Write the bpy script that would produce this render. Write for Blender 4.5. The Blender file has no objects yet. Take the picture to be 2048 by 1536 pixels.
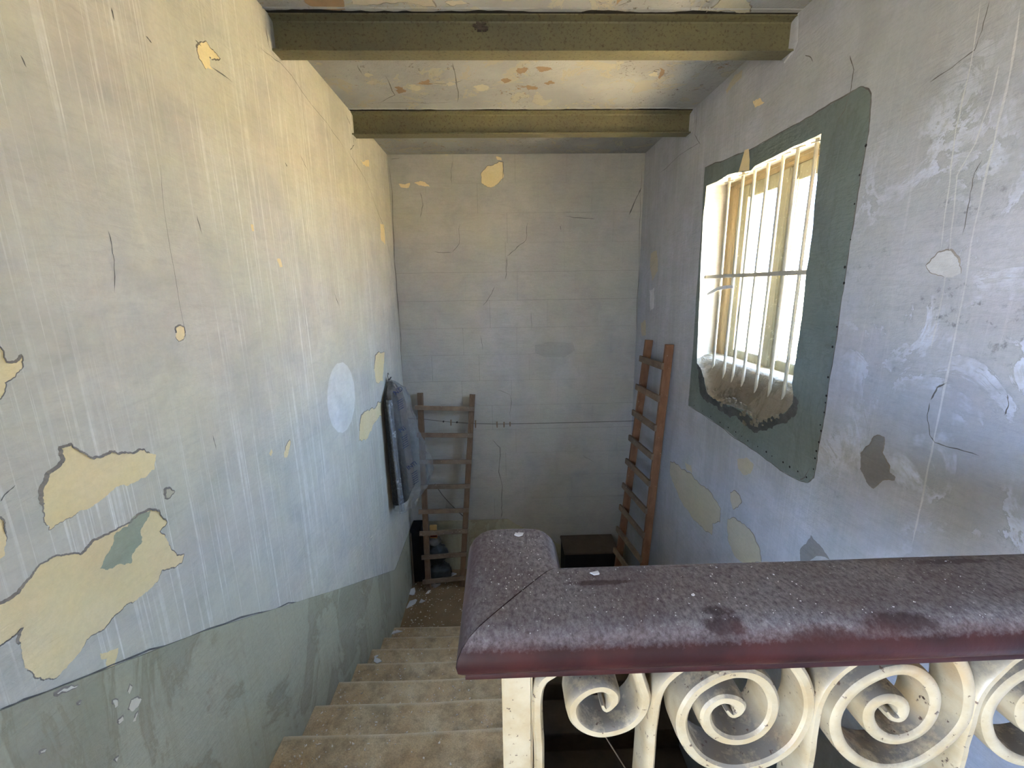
import bpy, bmesh, math, random
import numpy as np
from mathutils import Vector, noise
from mathutils.geometry import tessellate_polygon
random.seed(7)
S = bpy.context.scene
COL = S.collection
PI = math.pi
# ------------------------------------------------------------------ camera
FPX, YAW, PITCH, ROLL = 864.71, 0.0270726, 0.220862, -0.0137746
def cam_axes():
    cy, sy, cp, sp = math.cos(YAW), math.sin(YAW), math.cos(PITCH), math.sin(PITCH)
    f = Vector((sy*cp, cy*cp, -sp)); r = Vector((cy, -sy, 0)); u = r.cross(f)
    cr, sr = math.cos(ROLL), math.sin(ROLL)
    return cr*r+sr*u, -sr*r+cr*u, f
RR, RU, RF = cam_axes()
cam = bpy.data.cameras.new('camera'); cam_o = bpy.data.objects.new('camera', cam); COL.objects.link(cam_o)
cam.sensor_width = 36; cam.lens = 36*FPX/2048; cam.clip_start = .02; cam.clip_end = 200
from mathutils import Matrix
cam_o.matrix_world = Matrix(((RR.x, RU.x, -RF.x, 0), (RR.y, RU.y, -RF.y, 0), (RR.z, RU.z, -RF.z, 0), (0, 0, 0, 1)))
S.camera = cam_o
# ------------------------------------------------------------------ room measures (metres, eye at the origin)
L, B, D, H = -.98, 1.361, 4.281, 1.175
REAR = -3.0
TOP = -1.391            # upper landing
FL = -3.061             # half landing
LOW = -4.75             # lower floor
SY0, SZ0, SG, SR = 1.536, -1.892, .288, .167
# ------------------------------------------------------------------ world, sun, exposure
W = bpy.data.worlds.new('world'); S.world = W; W.use_nodes = True
bg = W.node_tree.nodes['Background']; bg.inputs[0].default_value = (.45, .64, 1.0, 1); bg.inputs[1].default_value = 2.7
sun = bpy.data.lights.new('sun', 'SUN'); sun.energy = 22; sun.angle = .01; sun.color = (1, .90, .72)
so = bpy.data.objects.new('sun', sun); COL.objects.link(so)
so.rotation_euler = Vector((.42, .36, -.83)).to_track_quat('-Z', 'Y').to_euler()
S.view_settings.view_transform = 'Standard'; S.view_settings.look = 'None'
S.view_settings.gamma = 1; S.view_settings.use_curve_mapping = False
S.view_settings.exposure = 4.5
def portal(name, loc, rot, sx, sy):
    l = bpy.data.lights.new(name, 'AREA'); l.shape = 'RECTANGLE'; l.size = sx; l.size_y = sy
    l.cycles.is_portal = True
    o = bpy.data.objects.new(name, l); COL.objects.link(o); o.location = loc; o.rotation_euler = rot
portal('window_portal', (1.75, 2.5, .06), (0, PI/2, 0), 1.5, 1.5)
portal('terrace_portal', (L-.32, -1.9, -.54), (0, -PI/2, 0), 1.8, 2.1)
S.cycles.max_bounces = 10; S.cycles.diffuse_bounces = 7; S.cycles.transparent_max_bounces = 16
S.cycles.caustics_reflective = False; S.cycles.caustics_refractive = False
S.cycles.sample_clamp_indirect = 6

# ------------------------------------------------------------------ helpers
def hit(px, py, ax, val):
    d = RF + RR*((px-1024)/FPX) - RU*((py-768)/FPX)
    return d*(val/d['xyz'.index(ax)])
def srgb(r, g, b):
    f = lambda c: (c/255/12.92) if c <= 10.3 else ((c/255+.055)/1.055)**2.4
    return (f(r), f(g), f(b), 1)
def tag(o, label=None, cat=None, group=None, kind=None):
    if label: o['label'] = label
    if cat: o['category'] = cat
    if group: o['group'] = group
    if kind: o['kind'] = kind
    return o
def empty(name, loc=(0, 0, 0)):
    o = bpy.data.objects.new(name, None); COL.objects.link(o); o.location = loc; o.empty_display_size = .1
    return o
def mesh(name, V, F, m, parent=None, smooth=False):
    me = bpy.data.meshes.new(name); me.from_pydata([tuple(v) for v in V], [], F); me.update()
    if smooth: me.shade_smooth()
    o = bpy.data.objects.new(name, me); COL.objects.link(o)
    if m: me.materials.append(m)
    if parent:
        o.parent = parent; o.matrix_parent_inverse = Matrix.Translation(parent.location).inverted()
    return o
class MB:
    def __init__(s): s.V = []; s.F = []
    def add(s, V, F):
        k = len(s.V); s.V += [Vector(v) for v in V]; s.F += [tuple(i+k for i in f) for f in F]; return s
    def box(s, a, b):
        x0, y0, z0 = a; x1, y1, z1 = b
        return s.add([(x0,y0,z0),(x1,y0,z0),(x1,y1,z0),(x0,y1,z0),(x0,y0,z1),(x1,y0,z1),(x1,y1,z1),(x0,y1,z1)],
                     [(3,2,1,0),(4,5,6,7),(0,1,5,4),(1,2,6,5),(2,3,7,6),(3,0,4,7)])
    def beam(s, p, q, w, t, side=Vector((1, 0, 0)), seg=1, jit=0):
        """board from p to q: width w along side, thickness t; slightly uneven when jit"""
        p, q = Vector(p), Vector(q); d = (q-p).normalized(); side = (side-d*side.dot(d)).normalized(); n = d.cross(side)
        V = []; c = .12
        for i in range(seg+1):
            o = p.lerp(q, i/seg); j = [Vector((random.uniform(-jit, jit), random.uniform(-jit, jit), 0)) for _ in range(8)]
            for k, (a, b) in enumerate(((-1,-1+c),(-1+c,-1),(1-c,-1),(1,-1+c),(1,1-c),(1-c,1),(-1+c,1),(-1,1-c))):
                V.append(o+side*(a*w/2)+n*(b*t/2)+j[k])
        F = [(8*i+k, 8*i+(k+1) % 8, 8*i+8+(k+1) % 8, 8*i+8+k) for i in range(seg) for k in range(8)]
        F += [tuple(range(7, -1, -1)), tuple(range(8*seg, 8*seg+8))]
        return s.add(V, F)
    def tube(s, pts, r, n=8, cap=True):
        pts = [Vector(p) for p in pts]; V = []; m = len(pts)
        up = Vector((.31, .12, .94))
        for i, p in enumerate(pts):
            d = (pts[min(i+1, m-1)]-pts[max(i-1, 0)]).normalized()
            a = d.cross(up)
            if a.length < .05: a = d.cross(Vector((1, 0, 0)))
            a.normalize(); b = d.cross(a); rr = r[i] if isinstance(r, (list, tuple)) else r
            for k in range(n):
                t = 2*PI*k/n; V.append(p+a*math.cos(t)*rr+b*math.sin(t)*rr)
        F = [(n*i+k, n*i+(k+1) % n, n*i+n+(k+1) % n, n*i+n+k) for i in range(m-1) for k in range(n)]
        if cap: F += [tuple(range(n-1, -1, -1)), tuple(range(n*(m-1), n*m))]
        return s.add(V, F)
    def prism(s, poly, ax, a, b):
        """poly of 2D points in the other two axes, extruded along ax from a to b"""
        n = len(poly); idx = 'xyz'.index(ax); V = []
        for c in (a, b):
            for u, v in poly:
                t = [u, v]; t.insert(idx, c); V.append(Vector(t))
        tr = tessellate_polygon([[Vector((u, v, 0)) for u, v in poly]])
        F = [tuple(t) for t in tr]+[tuple(i+n for i in t[::-1]) for t in tr]
        F += [(i, (i+1) % n, (i+1) % n+n, i+n) for i in range(n)]
        return s.add(V, F)
    def build(s, name, m, parent=None, smooth=False, fix=True, bevel=0):
        o = mesh(name, s.V, s.F, m, parent, smooth)
        if fix or bevel:
            bm = bmesh.new(); bm.from_mesh(o.data); bmesh.ops.recalc_face_normals(bm, faces=bm.faces)
            if bevel: bmesh.ops.bevel(bm, geom=[e for e in bm.edges if e.calc_face_angle(0) > .6], offset=bevel, segments=2, affect='EDGES', clamp_overlap=True)
            bm.to_mesh(o.data); bm.free()
            if bevel or smooth:
                o.data.shade_smooth()
                o.data.set_sharp_from_angle(angle=.7)
        return o
def smooth_curve(pts, k=6):
    pts = [Vector(p) for p in pts]; n = len(pts); out = []
    for i in range(n-1):
        p0, p1, p2, p3 = pts[max(i-1, 0)], pts[i], pts[i+1], pts[min(i+2, n-1)]
        for j in range(k):
            t = j/k
            out.append(.5*((2*p1)+(p2-p0)*t+(2*p0-5*p1+4*p2-p3)*t*t+(3*p1-p0-3*p2+p3)*t**3))
    out.append(pts[-1]); return out
def ragged(poly, amt=.16, depth=3, closed=True):
    """midpoint displacement of a 2D outline"""
    pts = [Vector(p) for p in poly]
    for k in range(depth):
        out = []; n = len(pts)
        for i in range(n if closed else n-1):
            a, b = pts[i], pts[(i+1) % n]; d = b-a; l = d.length
            out.append(a)
            if l > .004: out.append((a+b)/2+Vector((-d.y, d.x))*random.uniform(-amt, amt)*(.5 if k == 0 else 1))
        if not closed: out.append(pts[-1])
        pts = out
    return pts
def to3(ax, val, u, v):
    t = [u, v]; t.insert('xyz'.index(ax), val); return Vector(t)
def wall2(pxs, ax, val):
    i = 'xyz'.index(ax); r = []
    for p in pxs:
        h = list(hit(p[0], p[1], ax, val)); h.pop(i); r.append(Vector(h))
    return r
def patch(name, pxs, ax, val, sgn, m, parent, lift=.0006, amt=.14, depth=3, lip=None, holes=()):
    """thin coat of another colour on a wall, ragged outline; sgn = direction into the room"""
    P = ragged(wall2(pxs, ax, val), amt, depth)
    loops = [[Vector((p.x, p.y, 0)) for p in P]]
    hs = []
    for h in holes: hs.append(h); loops.append([Vector((p.x, p.y, 0)) for p in h])
    tr = tessellate_polygon(loops)
    allp = P+[p for h in hs for p in h]
    V = [to3(ax, val+sgn*lift, p.x, p.y) for p in allp]
    o = mesh(name, V, [tuple(t) for t in tr], m, parent)
    bm = bmesh.new(); bm.from_mesh(o.data)
    for f in bm.faces:
        if f.normal['xyz'.index(ax)]*sgn < 0: f.normal_flip()
    bm.to_mesh(o.data); bm.free()
    if lip:
        n = len(P); area = sum(P[i].x*P[(i+1) % n].y-P[(i+1) % n].x*P[i].y for i in range(n)); s = 1 if area > 0 else -1
        Vv = []; Ff = []; KK = []
        for i, p in enumerate(P):
            d = (P[(i+1) % n]-P[i-1]).normalized(); nrm = Vector((d.y, -d.x))*s
            k = .5+.5*noise.noise(Vector((p.x*9, p.y*9, 3.1)))*1.6
            k = max(0, min(1.3, k+(.25 if (p.y > sum(q.y for q in P)/n) else -.3))); KK.append(k)
            hgt = lip*k
            q = p+nrm*(.0015+.0022*k)
            Vv += [to3(ax, val+sgn*lift*.5, p.x, p.y), to3(ax, val+sgn*hgt, p.x-nrm.x*.0015*k, p.y-nrm.y*.0015*k), to3(ax, val+sgn*.0002, q.x, q.y)]
        for i in range(n):
            a, b = 3*i, 3*((i+1) % n)
            if KK[i] > .12: Ff += [(a, b, b+1, a+1), (a+1, b+1, b+2, a+2)]
        e = mesh('paint_edge', Vv, Ff, MAT['paint_edge'], parent)
    return o
def ribbon(name, pxs, ax, val, sgn, m, parent, w=.004, lift=.0008, rag=.06, depth=2):
    P = ragged(wall2(pxs, ax, val), rag, depth, closed=False); n = len(P); V = []; F = []
    for i, p in enumerate(P):
        d = (P[min(i+1, n-1)]-P[max(i-1, 0)]).normalized(); nn = Vector((-d.y, d.x))
        ww = w*.5*(.45+random.random()*.8)*(1 if 0 < i < n-1 else .1)
        V += [to3(ax, val+sgn*lift, *(p+nn*ww)), to3(ax, val+sgn*lift, *(p-nn*ww))]
    for i in range(n-1): F.append((2*i, 2*i+1, 2*i+3, 2*i+2))
    return mesh(name, V, F, m, parent)
# ------------------------------------------------------------------ materials
class NT:
    def __init__(s, name, rough=.8):
        s.m = bpy.data.materials.new(name); s.m.use_nodes = True; s.t = s.m.node_tree; s.b = s.t.nodes['Principled BSDF']
        s.b.inputs['Roughness'].default_value = rough; s.tc = s.t.nodes.new('ShaderNodeTexCoord').outputs['Object']
        s.b.inputs['Specular IOR Level'].default_value = .3
    def n(s, ty, **k):
        nd = s.t.nodes.new(ty)
        for a, v in k.items(): setattr(nd, a, v)
        return nd
    def put(s, sock, v):
        if isinstance(v, bpy.types.NodeSocket): s.t.links.new(v, sock)
        else: sock.default_value = v
    def mapv(s, sc=(1, 1, 1), rot=(0, 0, 0)):
        nd = s.n('ShaderNodeMapping'); s.put(nd.inputs[0], s.tc); nd.inputs['Scale'].default_value = sc; nd.inputs['Rotation'].default_value = rot
        return nd.outputs[0]
    def noise(s, scale, detail=4, rough=.55, vec=None, dist=0, w=None):
        nd = s.n('ShaderNodeTexNoise'); s.put(nd.inputs['Vector'], vec if vec is not None else s.tc)
        nd.inputs['Scale'].default_value = scale; nd.inputs['Detail'].default_value = detail
        nd.inputs['Roughness'].default_value = rough; nd.inputs['Distortion'].default_value = dist
        return nd.outputs[0]
    def vor(s, scale, feature='F1', vec=None, out=0):
        nd = s.n('ShaderNodeTexVoronoi', feature=feature); s.put(nd.inputs['Vector'], vec if vec is not None else s.tc); nd.inputs['Scale'].default_value = scale
        return nd.outputs[out]
    def ramp(s, v, a, b, lo=0., hi=1.):
        nd = s.n('ShaderNodeMapRange'); s.put(nd.inputs[0], v)
        for i, x in enumerate((a, b, lo, hi)): nd.inputs[i+1].default_value = x
        return nd.outputs[0]
    def math(s, op, a, b=0.):
        nd = s.n('ShaderNodeMath', operation=op); s.put(nd.inputs[0], a); s.put(nd.inputs[1], b); return nd.outputs[0]
    def mix(s, f, a, b, mode='MIX'):
        nd = s.n('ShaderNodeMix', data_type='RGBA', blend_type=mode); s.put(nd.inputs[0], f); s.put(nd.inputs[6], a); s.put(nd.inputs[7], b)
        return nd.outputs[2]
    def sep(s):
        nd = s.n('ShaderNodeSeparateXYZ'); s.put(nd.inputs[0], s.tc); return nd.outputs
    def normal(s):
        g = s.n('ShaderNodeNewGeometry'); nd = s.n('ShaderNodeSeparateXYZ'); s.put(nd.inputs[0], g.outputs['Normal']); return nd.outputs
    def bump(s, h, st=.3, dist=.01):
        nd = s.n('ShaderNodeBump'); nd.inputs['Strength'].default_value = st; nd.inputs['Distance'].default_value = dist; s.put(nd.inputs['Height'], h)
        s.put(s.b.inputs['Normal'], nd.outputs[0])
    def col(s, c): s.put(s.b.inputs['Base Color'], c)
    def rough(s, r): s.put(s.b.inputs['Roughness'], r)
MAT = {}
def wall_mat(name, c1, c2, streak=None, streak_amt=.5, damp=0, bump=.35, stain=(.25, .26, .25, 1), brush=.34, blot=0):
    n = NT(name, .85)
    big = n.ramp(n.noise(1.3, 5, .6), .35, .65)
    c = n.mix(big, c1, c2)
    med = n.ramp(n.noise(5, 7, .65, dist=.4), .40, .75)
    c = n.mix(n.math('MULTIPLY', med, .5), c, stain)
    tint = n.ramp(n.noise(2.3, 4, .6, vec=n.mapv((1, 1, 1), (.5, .2, .9))), .42, .60)
    c = n.mix(n.math('MULTIPLY', tint, .35), c, (c1[0]*.92, c1[1]*.97, c1[2]*.80, 1))
    pink = n.ramp(n.noise(2.9, 4, .6, vec=n.mapv((1, 1, 1), (.1, .7, .3))), .50, .66)
    c = n.mix(n.math('MULTIPLY', pink, .30), c, (c1[0]*.94, c1[1]*.85, c1[2]*.86, 1))
    # brushed horizontal wipe marks
    br = n.ramp(n.noise(9, 6, .7, vec=n.mapv((1, 1, 5), (0.35, 0.2, 0)), dist=.6), .48, .74)
    c = n.mix(n.math('MULTIPLY', br, brush), c, (c1[0]*.62, c1[1]*.62, c1[2]*.6, 1))
    if blot:
        bl = n.ramp(n.noise(2.4, 8, .66, vec=n.mapv((1, 1, .6)), dist=1.2), .47, .53)
        c = n.mix(n.math('MULTIPLY', bl, blot), c, (c1[0]*1.25, c1[1]*1.28, c1[2]*1.25, 1))
        be = n.ramp(n.noise(2.4, 8, .66, vec=n.mapv((1, 1, .6)), dist=1.2), .455, .475)
        be = n.math('MULTIPLY', be, n.ramp(n.noise(2.4, 8, .66, vec=n.mapv((1, 1, .6)), dist=1.2), .50, .478))
        c = n.mix(n.math('MULTIPLY', be, blot*.8), c, (c1[0]*.55, c1[1]*.5, c1[2]*.38, 1))
        dr = n.ramp(n.noise(1, 4, .7, vec=n.mapv((12, 26, .7)), dist=.2), .52, .66)
        c = n.mix(n.math('MULTIPLY', dr, blot*.7), c, (c1[0]*.72, c1[1]*.68, c1[2]*.56, 1))
    fine = n.noise(70, 4, .7)
    c = n.mix(n.ramp(fine, .35, .75, 0, .22), c, (c1[0]*.55, c1[1]*.55, c1[2]*.55, 1))
    if streak:
        a = n.noise(1, 3, .7, vec=n.mapv((1, 34, .55)), dist=.15)
        b = n.noise(1, 3, .75, vec=n.mapv((1, 95, .8)), dist=.1)
        m1 = n.ramp(a, .575, .61); m2 = n.ramp(b, .575, .63)
        msk = n.ramp(n.noise(1.1, 2, .5), .36, .54)
        sm = n.math('MULTIPLY', n.math('ADD', n.math('MULTIPLY', m1, .6), m2), msk)
        wash = n.math('MULTIPLY', n.ramp(n.noise(1, 5, .65, vec=n.mapv((1, 7, 1.1)), dist=.5), .46, .66), n.ramp(n.noise(.9, 3), .40, .58))
        c = n.mix(n.math('MULTIPLY', wash, .4), c, (c1[0]*.66, c1[1]*.66, c1[2]*.58, 1))
        brk = n.ramp(n.noise(28, 3), .3, .6, .35, 1)
        c = n.mix(n.math('MULTIPLY', n.math('MULTIPLY', sm, brk), streak_amt), c, streak)
    if damp:
        x, y, z = n.sep()
        reg = n.math('MULTIPLY', n.ramp(y, 1.95, 1.3), n.math('MULTIPLY', n.ramp(z, .75, .35), n.ramp(z, -1.1, -.7)))
        d = n.noise(3.2, 8, .68, dist=1.1)
        ring = n.math('MULTIPLY', n.math('MULTIPLY', n.ramp(d, .50, .515), n.ramp(d, .60, .55)), reg)
        brk2 = n.ramp(n.noise(3.1, 5, .7, vec=n.mapv((1, 1, 1), (.3, .9, .4))), .48, .62)
        c = n.mix(n.math('MULTIPLY', n.math('MULTIPLY', ring, brk2), .85), c, srgb(205, 212, 228))
        line = n.math('MULTIPLY', n.math('MULTIPLY', n.ramp(d, .485, .498), n.ramp(d, .512, .50)), reg)
        c = n.mix(n.math('MULTIPLY', n.math('MULTIPLY', line, brk2), .3), c, srgb(96, 98, 100))
        mould = n.math('MULTIPLY', n.ramp(n.noise(26, 4, .7), .58, .70), n.math('MULTIPLY', reg, n.ramp(n.noise(2.5, 3), .52, .62)))
        c = n.mix(n.math('MULTIPLY', mould, .7), c, srgb(84, 88, 86))
    n.col(c)
    hb = n.math('ADD', n.math('MULTIPLY', n.noise(6, 8, .66), 1.3), n.math('ADD', n.math('MULTIPLY', n.noise(160, 3, .6), .12), n.math('MULTIPLY', n.ramp(n.noise(11, 6, .7, vec=n.mapv((1, 1, 4), (0.35, 0.2, 0)), dist=.8), .4, .8), .5)))
    n.bump(hb, bump, .012); MAT[name] = n.m
    return n.m
PAINT = (.49, .485, .475, 1); PAINT2 = (.42, .425, .43, 1)
wall_mat('wall_paint_left', (.60, .565, .48, 1), (.53, .505, .435, 1), streak=(.76, .74, .68, 1), streak_amt=.62)
wall_mat('wall_paint_right', (.42, .43, .475, 1), (.48, .49, .54, 1), streak=(.62, .62, .64, 1), streak_amt=.22, damp=1)
wall_mat('wall_paint_back', (.47, .44, .40, 1), (.41, .40, .36, 1))
wall_mat('paint_edge', (.20, .165, .13, 1), (.34, .31, .27, 1))
wall_mat('scar_paint', (.74, .72, .68, 1), (.68, .66, .62, 1))
wall_mat('dull_filler', (.40, .385, .345, 1), (.37, .355, .32, 1))
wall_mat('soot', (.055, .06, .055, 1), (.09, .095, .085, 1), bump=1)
wall_mat('pale_paint', (.62, .63, .65, 1), (.55, .56, .58, 1))
wall_mat('grey_plaster', (.19, .185, .18, 1), (.25, .24, .235, 1))
wall_mat('limewash_yellow', (.80, .66, .38, 1), (.70, .55, .29, 1), stain=(.80, .70, .50, 1), brush=.1)
wall_mat('limewash_pale', (.52, .47, .36, 1), (.44, .40, .31, 1), stain=(.4, .36, .3, 1))
wall_mat('chip_white', (.78, .72, .60, 1), (.7, .65, .55, 1))
wall_mat('green_wash', (.33, .36, .25, 1), (.40, .42, .30, 1))
wall_mat('dado_green', (.40, .375, .275, 1), (.31, .29, .21, 1), stain=(.24, .22, .155, 1), bump=.5, brush=.05, blot=.42)
wall_mat('surround_green', (.155, .185, .17, 1), (.21, .25, .235, 1), stain=(.07, .085, .08, 1), bump=.5, brush=.2, blot=.25)
wall_mat('rough_plaster', (.24, .21, .16, 1), (.14, .12, .095, 1), stain=(.045, .04, .035, 1), bump=1, blot=.6)
wall_mat('reveal_paint', (.50, .475, .41, 1), (.45, .42, .36, 1), stain=(.40, .31, .18, 1), bump=.5)
def ceiling_mat():
    n = NT('ceiling_paint', .9)
    c = n.mix(n.ramp(n.noise(2, 5), .4, .6), (.36, .36, .345, 1), (.29, .29, .285, 1))
    x, y, z = n.sep()
    p = n.noise(5, 9, .72, dist=.8)
    m = n.ramp(p, .555, .565)
    c = n.mix(n.math('MULTIPLY', m, .8), c, (.38, .35, .27, 1))
    m2 = n.ramp(n.noise(9, 8, .75, dist=1.0), .63, .65)
    c = n.mix(m2, c, (.23, .15, .085, 1))
    m3 = n.math('MULTIPLY', n.ramp(n.noise(42, 6, .75, dist=1.0), .58, .62), n.ramp(n.noise(3.5, 3), .48, .58))
    c = n.mix(n.math('MULTIPLY', m3, .8), c, (.10, .085, .07, 1))
    n.col(c); n.bump(n.math('SUBTRACT', n.noise(6, 8, .7), n.math('MULTIPLY', m, .15)), .8, .02); MAT['ceiling'] = n.m
ceiling_mat()
def simple(name, c1, c2, sc=8, rough=.7, spots=None, spot_t=(.62, .66), spot_sc=30, bump=.3, metal=0, stretch=None):
    n = NT(name, rough); v = n.mapv(stretch) if stretch else None
    c = n.mix(n.ramp(n.noise(sc, 6, .65, vec=v, dist=.4), .35, .68), c1, c2)
    if spots: c = n.mix(n.ramp(n.noise(spot_sc, 6, .7), *spot_t), c, spots)
    n.col(c); n.bump(n.noise(sc*5, 5, .65, vec=v), bump, .004); n.b.inputs['Metallic'].default_value = metal
    MAT[name] = n.m; return n
simple('beam_paint', (.150, .135, .070, 1), (.115, .105, .065, 1), 4, .5, (.055, .036, .018, 1), (.52, .72), 70)
simple('dark_gap', (.012, .010, .008, 1), (.02, .016, .012, 1), 20, .95)
simple('crack', (.17, .16, .145, 1), (.09, .085, .075, 1), 20, .95)
simple('stone_wall_outside', (.78, .66, .42, 1), (.62, .50, .30, 1), 3, .9, (.36, .28, .18, 1), (.60, .66), 12)
simple('frame_wood', (.42, .33, .19, 1), (.32, .25, .14, 1), 5, .7, (.28, .2, .12, 1), (.64, .7), 40, stretch=(6, 6, .8))
simple('frame_olive', (.26, .25, .17, 1), (.36, .34, .24, 1), 5, .7, (.6, .56, .42, 1), (.60, .7), 40, stretch=(6, 6, .8))
simple('bar_paint', (.42, .40, .33, 1), (.34, .31, .24, 1), 12, .55, (.26, .2, .13, 1), (.62, .68), 60)
simple('ladder_wood', (.13, .078, .045, 1), (.20, .13, .08, 1), 7, .8, (.52, .46, .36, 1), (.66, .70), 70, stretch=(5, 5, 1))
simple('ladder_red', (.17, .075, .036, 1), (.25, .125, .065, 1), 7, .75, (.55, .50, .42, 1), (.655, .68), 45, stretch=(3, 3, 1))
simple('rung_wood', (.15, .10, .065, 1), (.23, .165, .11, 1), 9, .8, (.58, .53, .44, 1), (.64, .68), 60)
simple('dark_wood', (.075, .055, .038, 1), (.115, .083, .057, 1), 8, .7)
simple('black_wood', (.006, .006, .007, 1), (.012, .011, .012, 1), 8, .8)
simple('coat_cloth', (.014, .013, .012, 1), (.040, .036, .030, 1), 60, .95, (.11, .11, .095, 1), (.60, .66), 120)
simple('bag_plastic', (.025, .028, .03, 1), (.055, .06, .055, 1), 10, .35)
simple('bag_pale', (.16, .15, .13, 1), (.11, .10, .09, 1), 10, .5)
simple('orange_print', (.62, .10, .02, 1), (.5, .07, .015, 1), 8, .5)
simple('yellow_print', (.58, .36, .12, 1), (.5, .32, .12, 1), 8, .5)
simple('maroon_print', (.12, .02, .015, 1), (.1, .02, .015, 1), 8, .5)
simple('cord', (.09, .075, .06, 1), (.06, .05, .04, 1), 30, .8)
simple('iron_wire', (.04, .035, .03, 1), (.06, .05, .04, 1), 30, .6, metal=.5)
simple('peg_wood', (.24, .17, .11, 1), (.18, .12, .07, 1), 30, .8)
simple('plaster_chip', (.66, .66, .66, 1), (.55, .55, .56, 1), 20, .85)
simple('crumb', (.75, .70, .60, 1), (.60, .54, .45, 1), 20, .85)
simple('blue_print', (.01, .02, .07, 1), (.015, .03, .09, 1), 8, .6)
def iron_mat():
    n = NT('cream_iron', .38)
    c = n.mix(n.ramp(n.noise(14, 6, .6), .38, .62), (.42, .36, .245, 1), (.35, .275, .16, 1))
    g = n.normal()
    up = n.ramp(g[2], .12, .70)
    dust = n.math('MULTIPLY', up, n.ramp(n.noise(30, 6, .7), .28, .50))
    c = n.mix(n.math('MULTIPLY', dust, .85), c, (.10, .09, .085, 1))
    c = n.mix(n.ramp(n.noise(9, 4), .56, .72, 0, .5), c, (.36, .22, .09, 1))
    c = n.mix(n.ramp(n.noise(85, 5, .65), .625, .665), c, (.07, .04, .025, 1))
    n.col(c); n.rough(n.ramp(n.math('ADD', dust, 0), 0, 1, .33, .85)); n.b.inputs['Specular IOR Level'].default_value = .5
    n.bump(n.noise(60, 5, .6), .35, .0025); MAT['cream_iron'] = n.m
iron_mat()
def rail_mat():
    n = NT('dusty_rail', .5)
    g = n.normal(); x, y, z = n.sep()
    wood = n.mix(n.ramp(n.noise(12, 5), .4, .6), (.040, .012, .011, 1), (.024, .009, .009, 1))
    dustc = n.mix(n.ramp(n.noise(160, 4, .8, vec=n.mapv((1, .6, 1))), .32, .68), (.085, .075, .082, 1), (.27, .25, .26, 1))
    dustc = n.mix(n.ramp(n.noise(7, 5, .6), .42, .68, 0, .5), dustc, (.085, .052, .052, 1))
    m = n.ramp(n.math('ADD', g[2], n.ramp(n.noise(130, 4, .7), .3, .7, -.10, .10)), .50, .99)
    # wiped hollows where the varnish shows through
    wipe = n.ramp(n.noise(1, 5, .6, vec=n.mapv((9, 15, 1)), dist=.3), .66, .72)
    m = n.math('MULTIPLY', m, n.math('SUBTRACT', 1., n.math('MULTIPLY', wipe, .8)))
    # places wiped clean by hands
    for (px, py, rx, ry) in ((1435, 1222, .020, .010), (1450, 1245, .030, .012), (1660, 1262, .055, .016), (1905, 1122, .060, .007), (1200, 1165, .05, .006), (1800, 1235, .05, .012), (1368, 1130, .02, .004)):
        h = hit(px, py, 'z', -.45)
        dx = n.math('DIVIDE', n.math('SUBTRACT', x, h.x), rx); dy = n.math('DIVIDE', n.math('SUBTRACT', y, h.y), ry)
        d = n.math('ADD', n.math('ADD', n.math('MULTIPLY', dx, dx), n.math('MULTIPLY', dy, dy)), n.ramp(n.noise(60, 4, .7), .3, .7, -.7, .7))
        m = n.math('MULTIPLY', m, n.ramp(d, .5, 1.4, .25, 1))
    c = n.mix(m, wood, dustc)
    v = n.vor(150); msk = n.ramp(n.noise(60, 2), .52, .60)
    sp = n.math('MULTIPLY', n.math('MULTIPLY', n.ramp(v, .17, .10), msk), n.ramp(g[2], .8, .95))
    c = n.mix(n.math('MULTIPLY', sp, .75), c, (.62, .63, .62, 1))
    n.col(c); n.rough(n.ramp(m, 0, 1, .36, .92)); n.b.inputs['Specular IOR Level'].default_value = .16
    n.bump(n.math('ADD', n.noise(25, 5), n.math('MULTIPLY', sp, .5)), .25, .004); MAT['rail'] = n.m
rail_mat()
def step_mat():
    n = NT('stone_step', .85)
    c = n.mix(n.ramp(n.noise(5, 7, .65, dist=.2), .36, .64), (.50, .35, .185, 1), (.64, .50, .31, 1))
    c = n.mix(n.ramp(n.noise(11, 7, .75, dist=.1), .46, .74, 0, .75), c, (.14, .105, .065, 1))
    c = n.mix(n.ramp(n.noise(190, 3, .8), .40, .66, 0, .45), c, (.13, .10, .065, 1))
    c = n.mix(n.ramp(n.noise(75, 5, .7), .60, .68, 0, .6), c, (.45, .39, .29, 1))
    x, y, z = n.sep()
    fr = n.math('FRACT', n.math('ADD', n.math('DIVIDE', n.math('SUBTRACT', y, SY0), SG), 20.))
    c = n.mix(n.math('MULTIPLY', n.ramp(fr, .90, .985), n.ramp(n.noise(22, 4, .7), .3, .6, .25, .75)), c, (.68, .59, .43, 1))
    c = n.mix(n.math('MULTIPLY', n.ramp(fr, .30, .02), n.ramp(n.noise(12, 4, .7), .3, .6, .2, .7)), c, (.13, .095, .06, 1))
    n.col(c); n.bump(n.noise(40, 6, .7), .5, .006); MAT['step'] = n.m
step_mat()
simple('floor_cement', (.30, .20, .105, 1), (.21, .145, .08, 1), 5, .9, (.35, .30, .24, 1), (.64, .67), 60, bump=.5)
simple('terrace', (.17, .15, .125, 1), (.13, .12, .10, 1), 2, .9)
simple('street', (.55, .50, .40, 1), (.50, .45, .36, 1), 2, .9)
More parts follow.
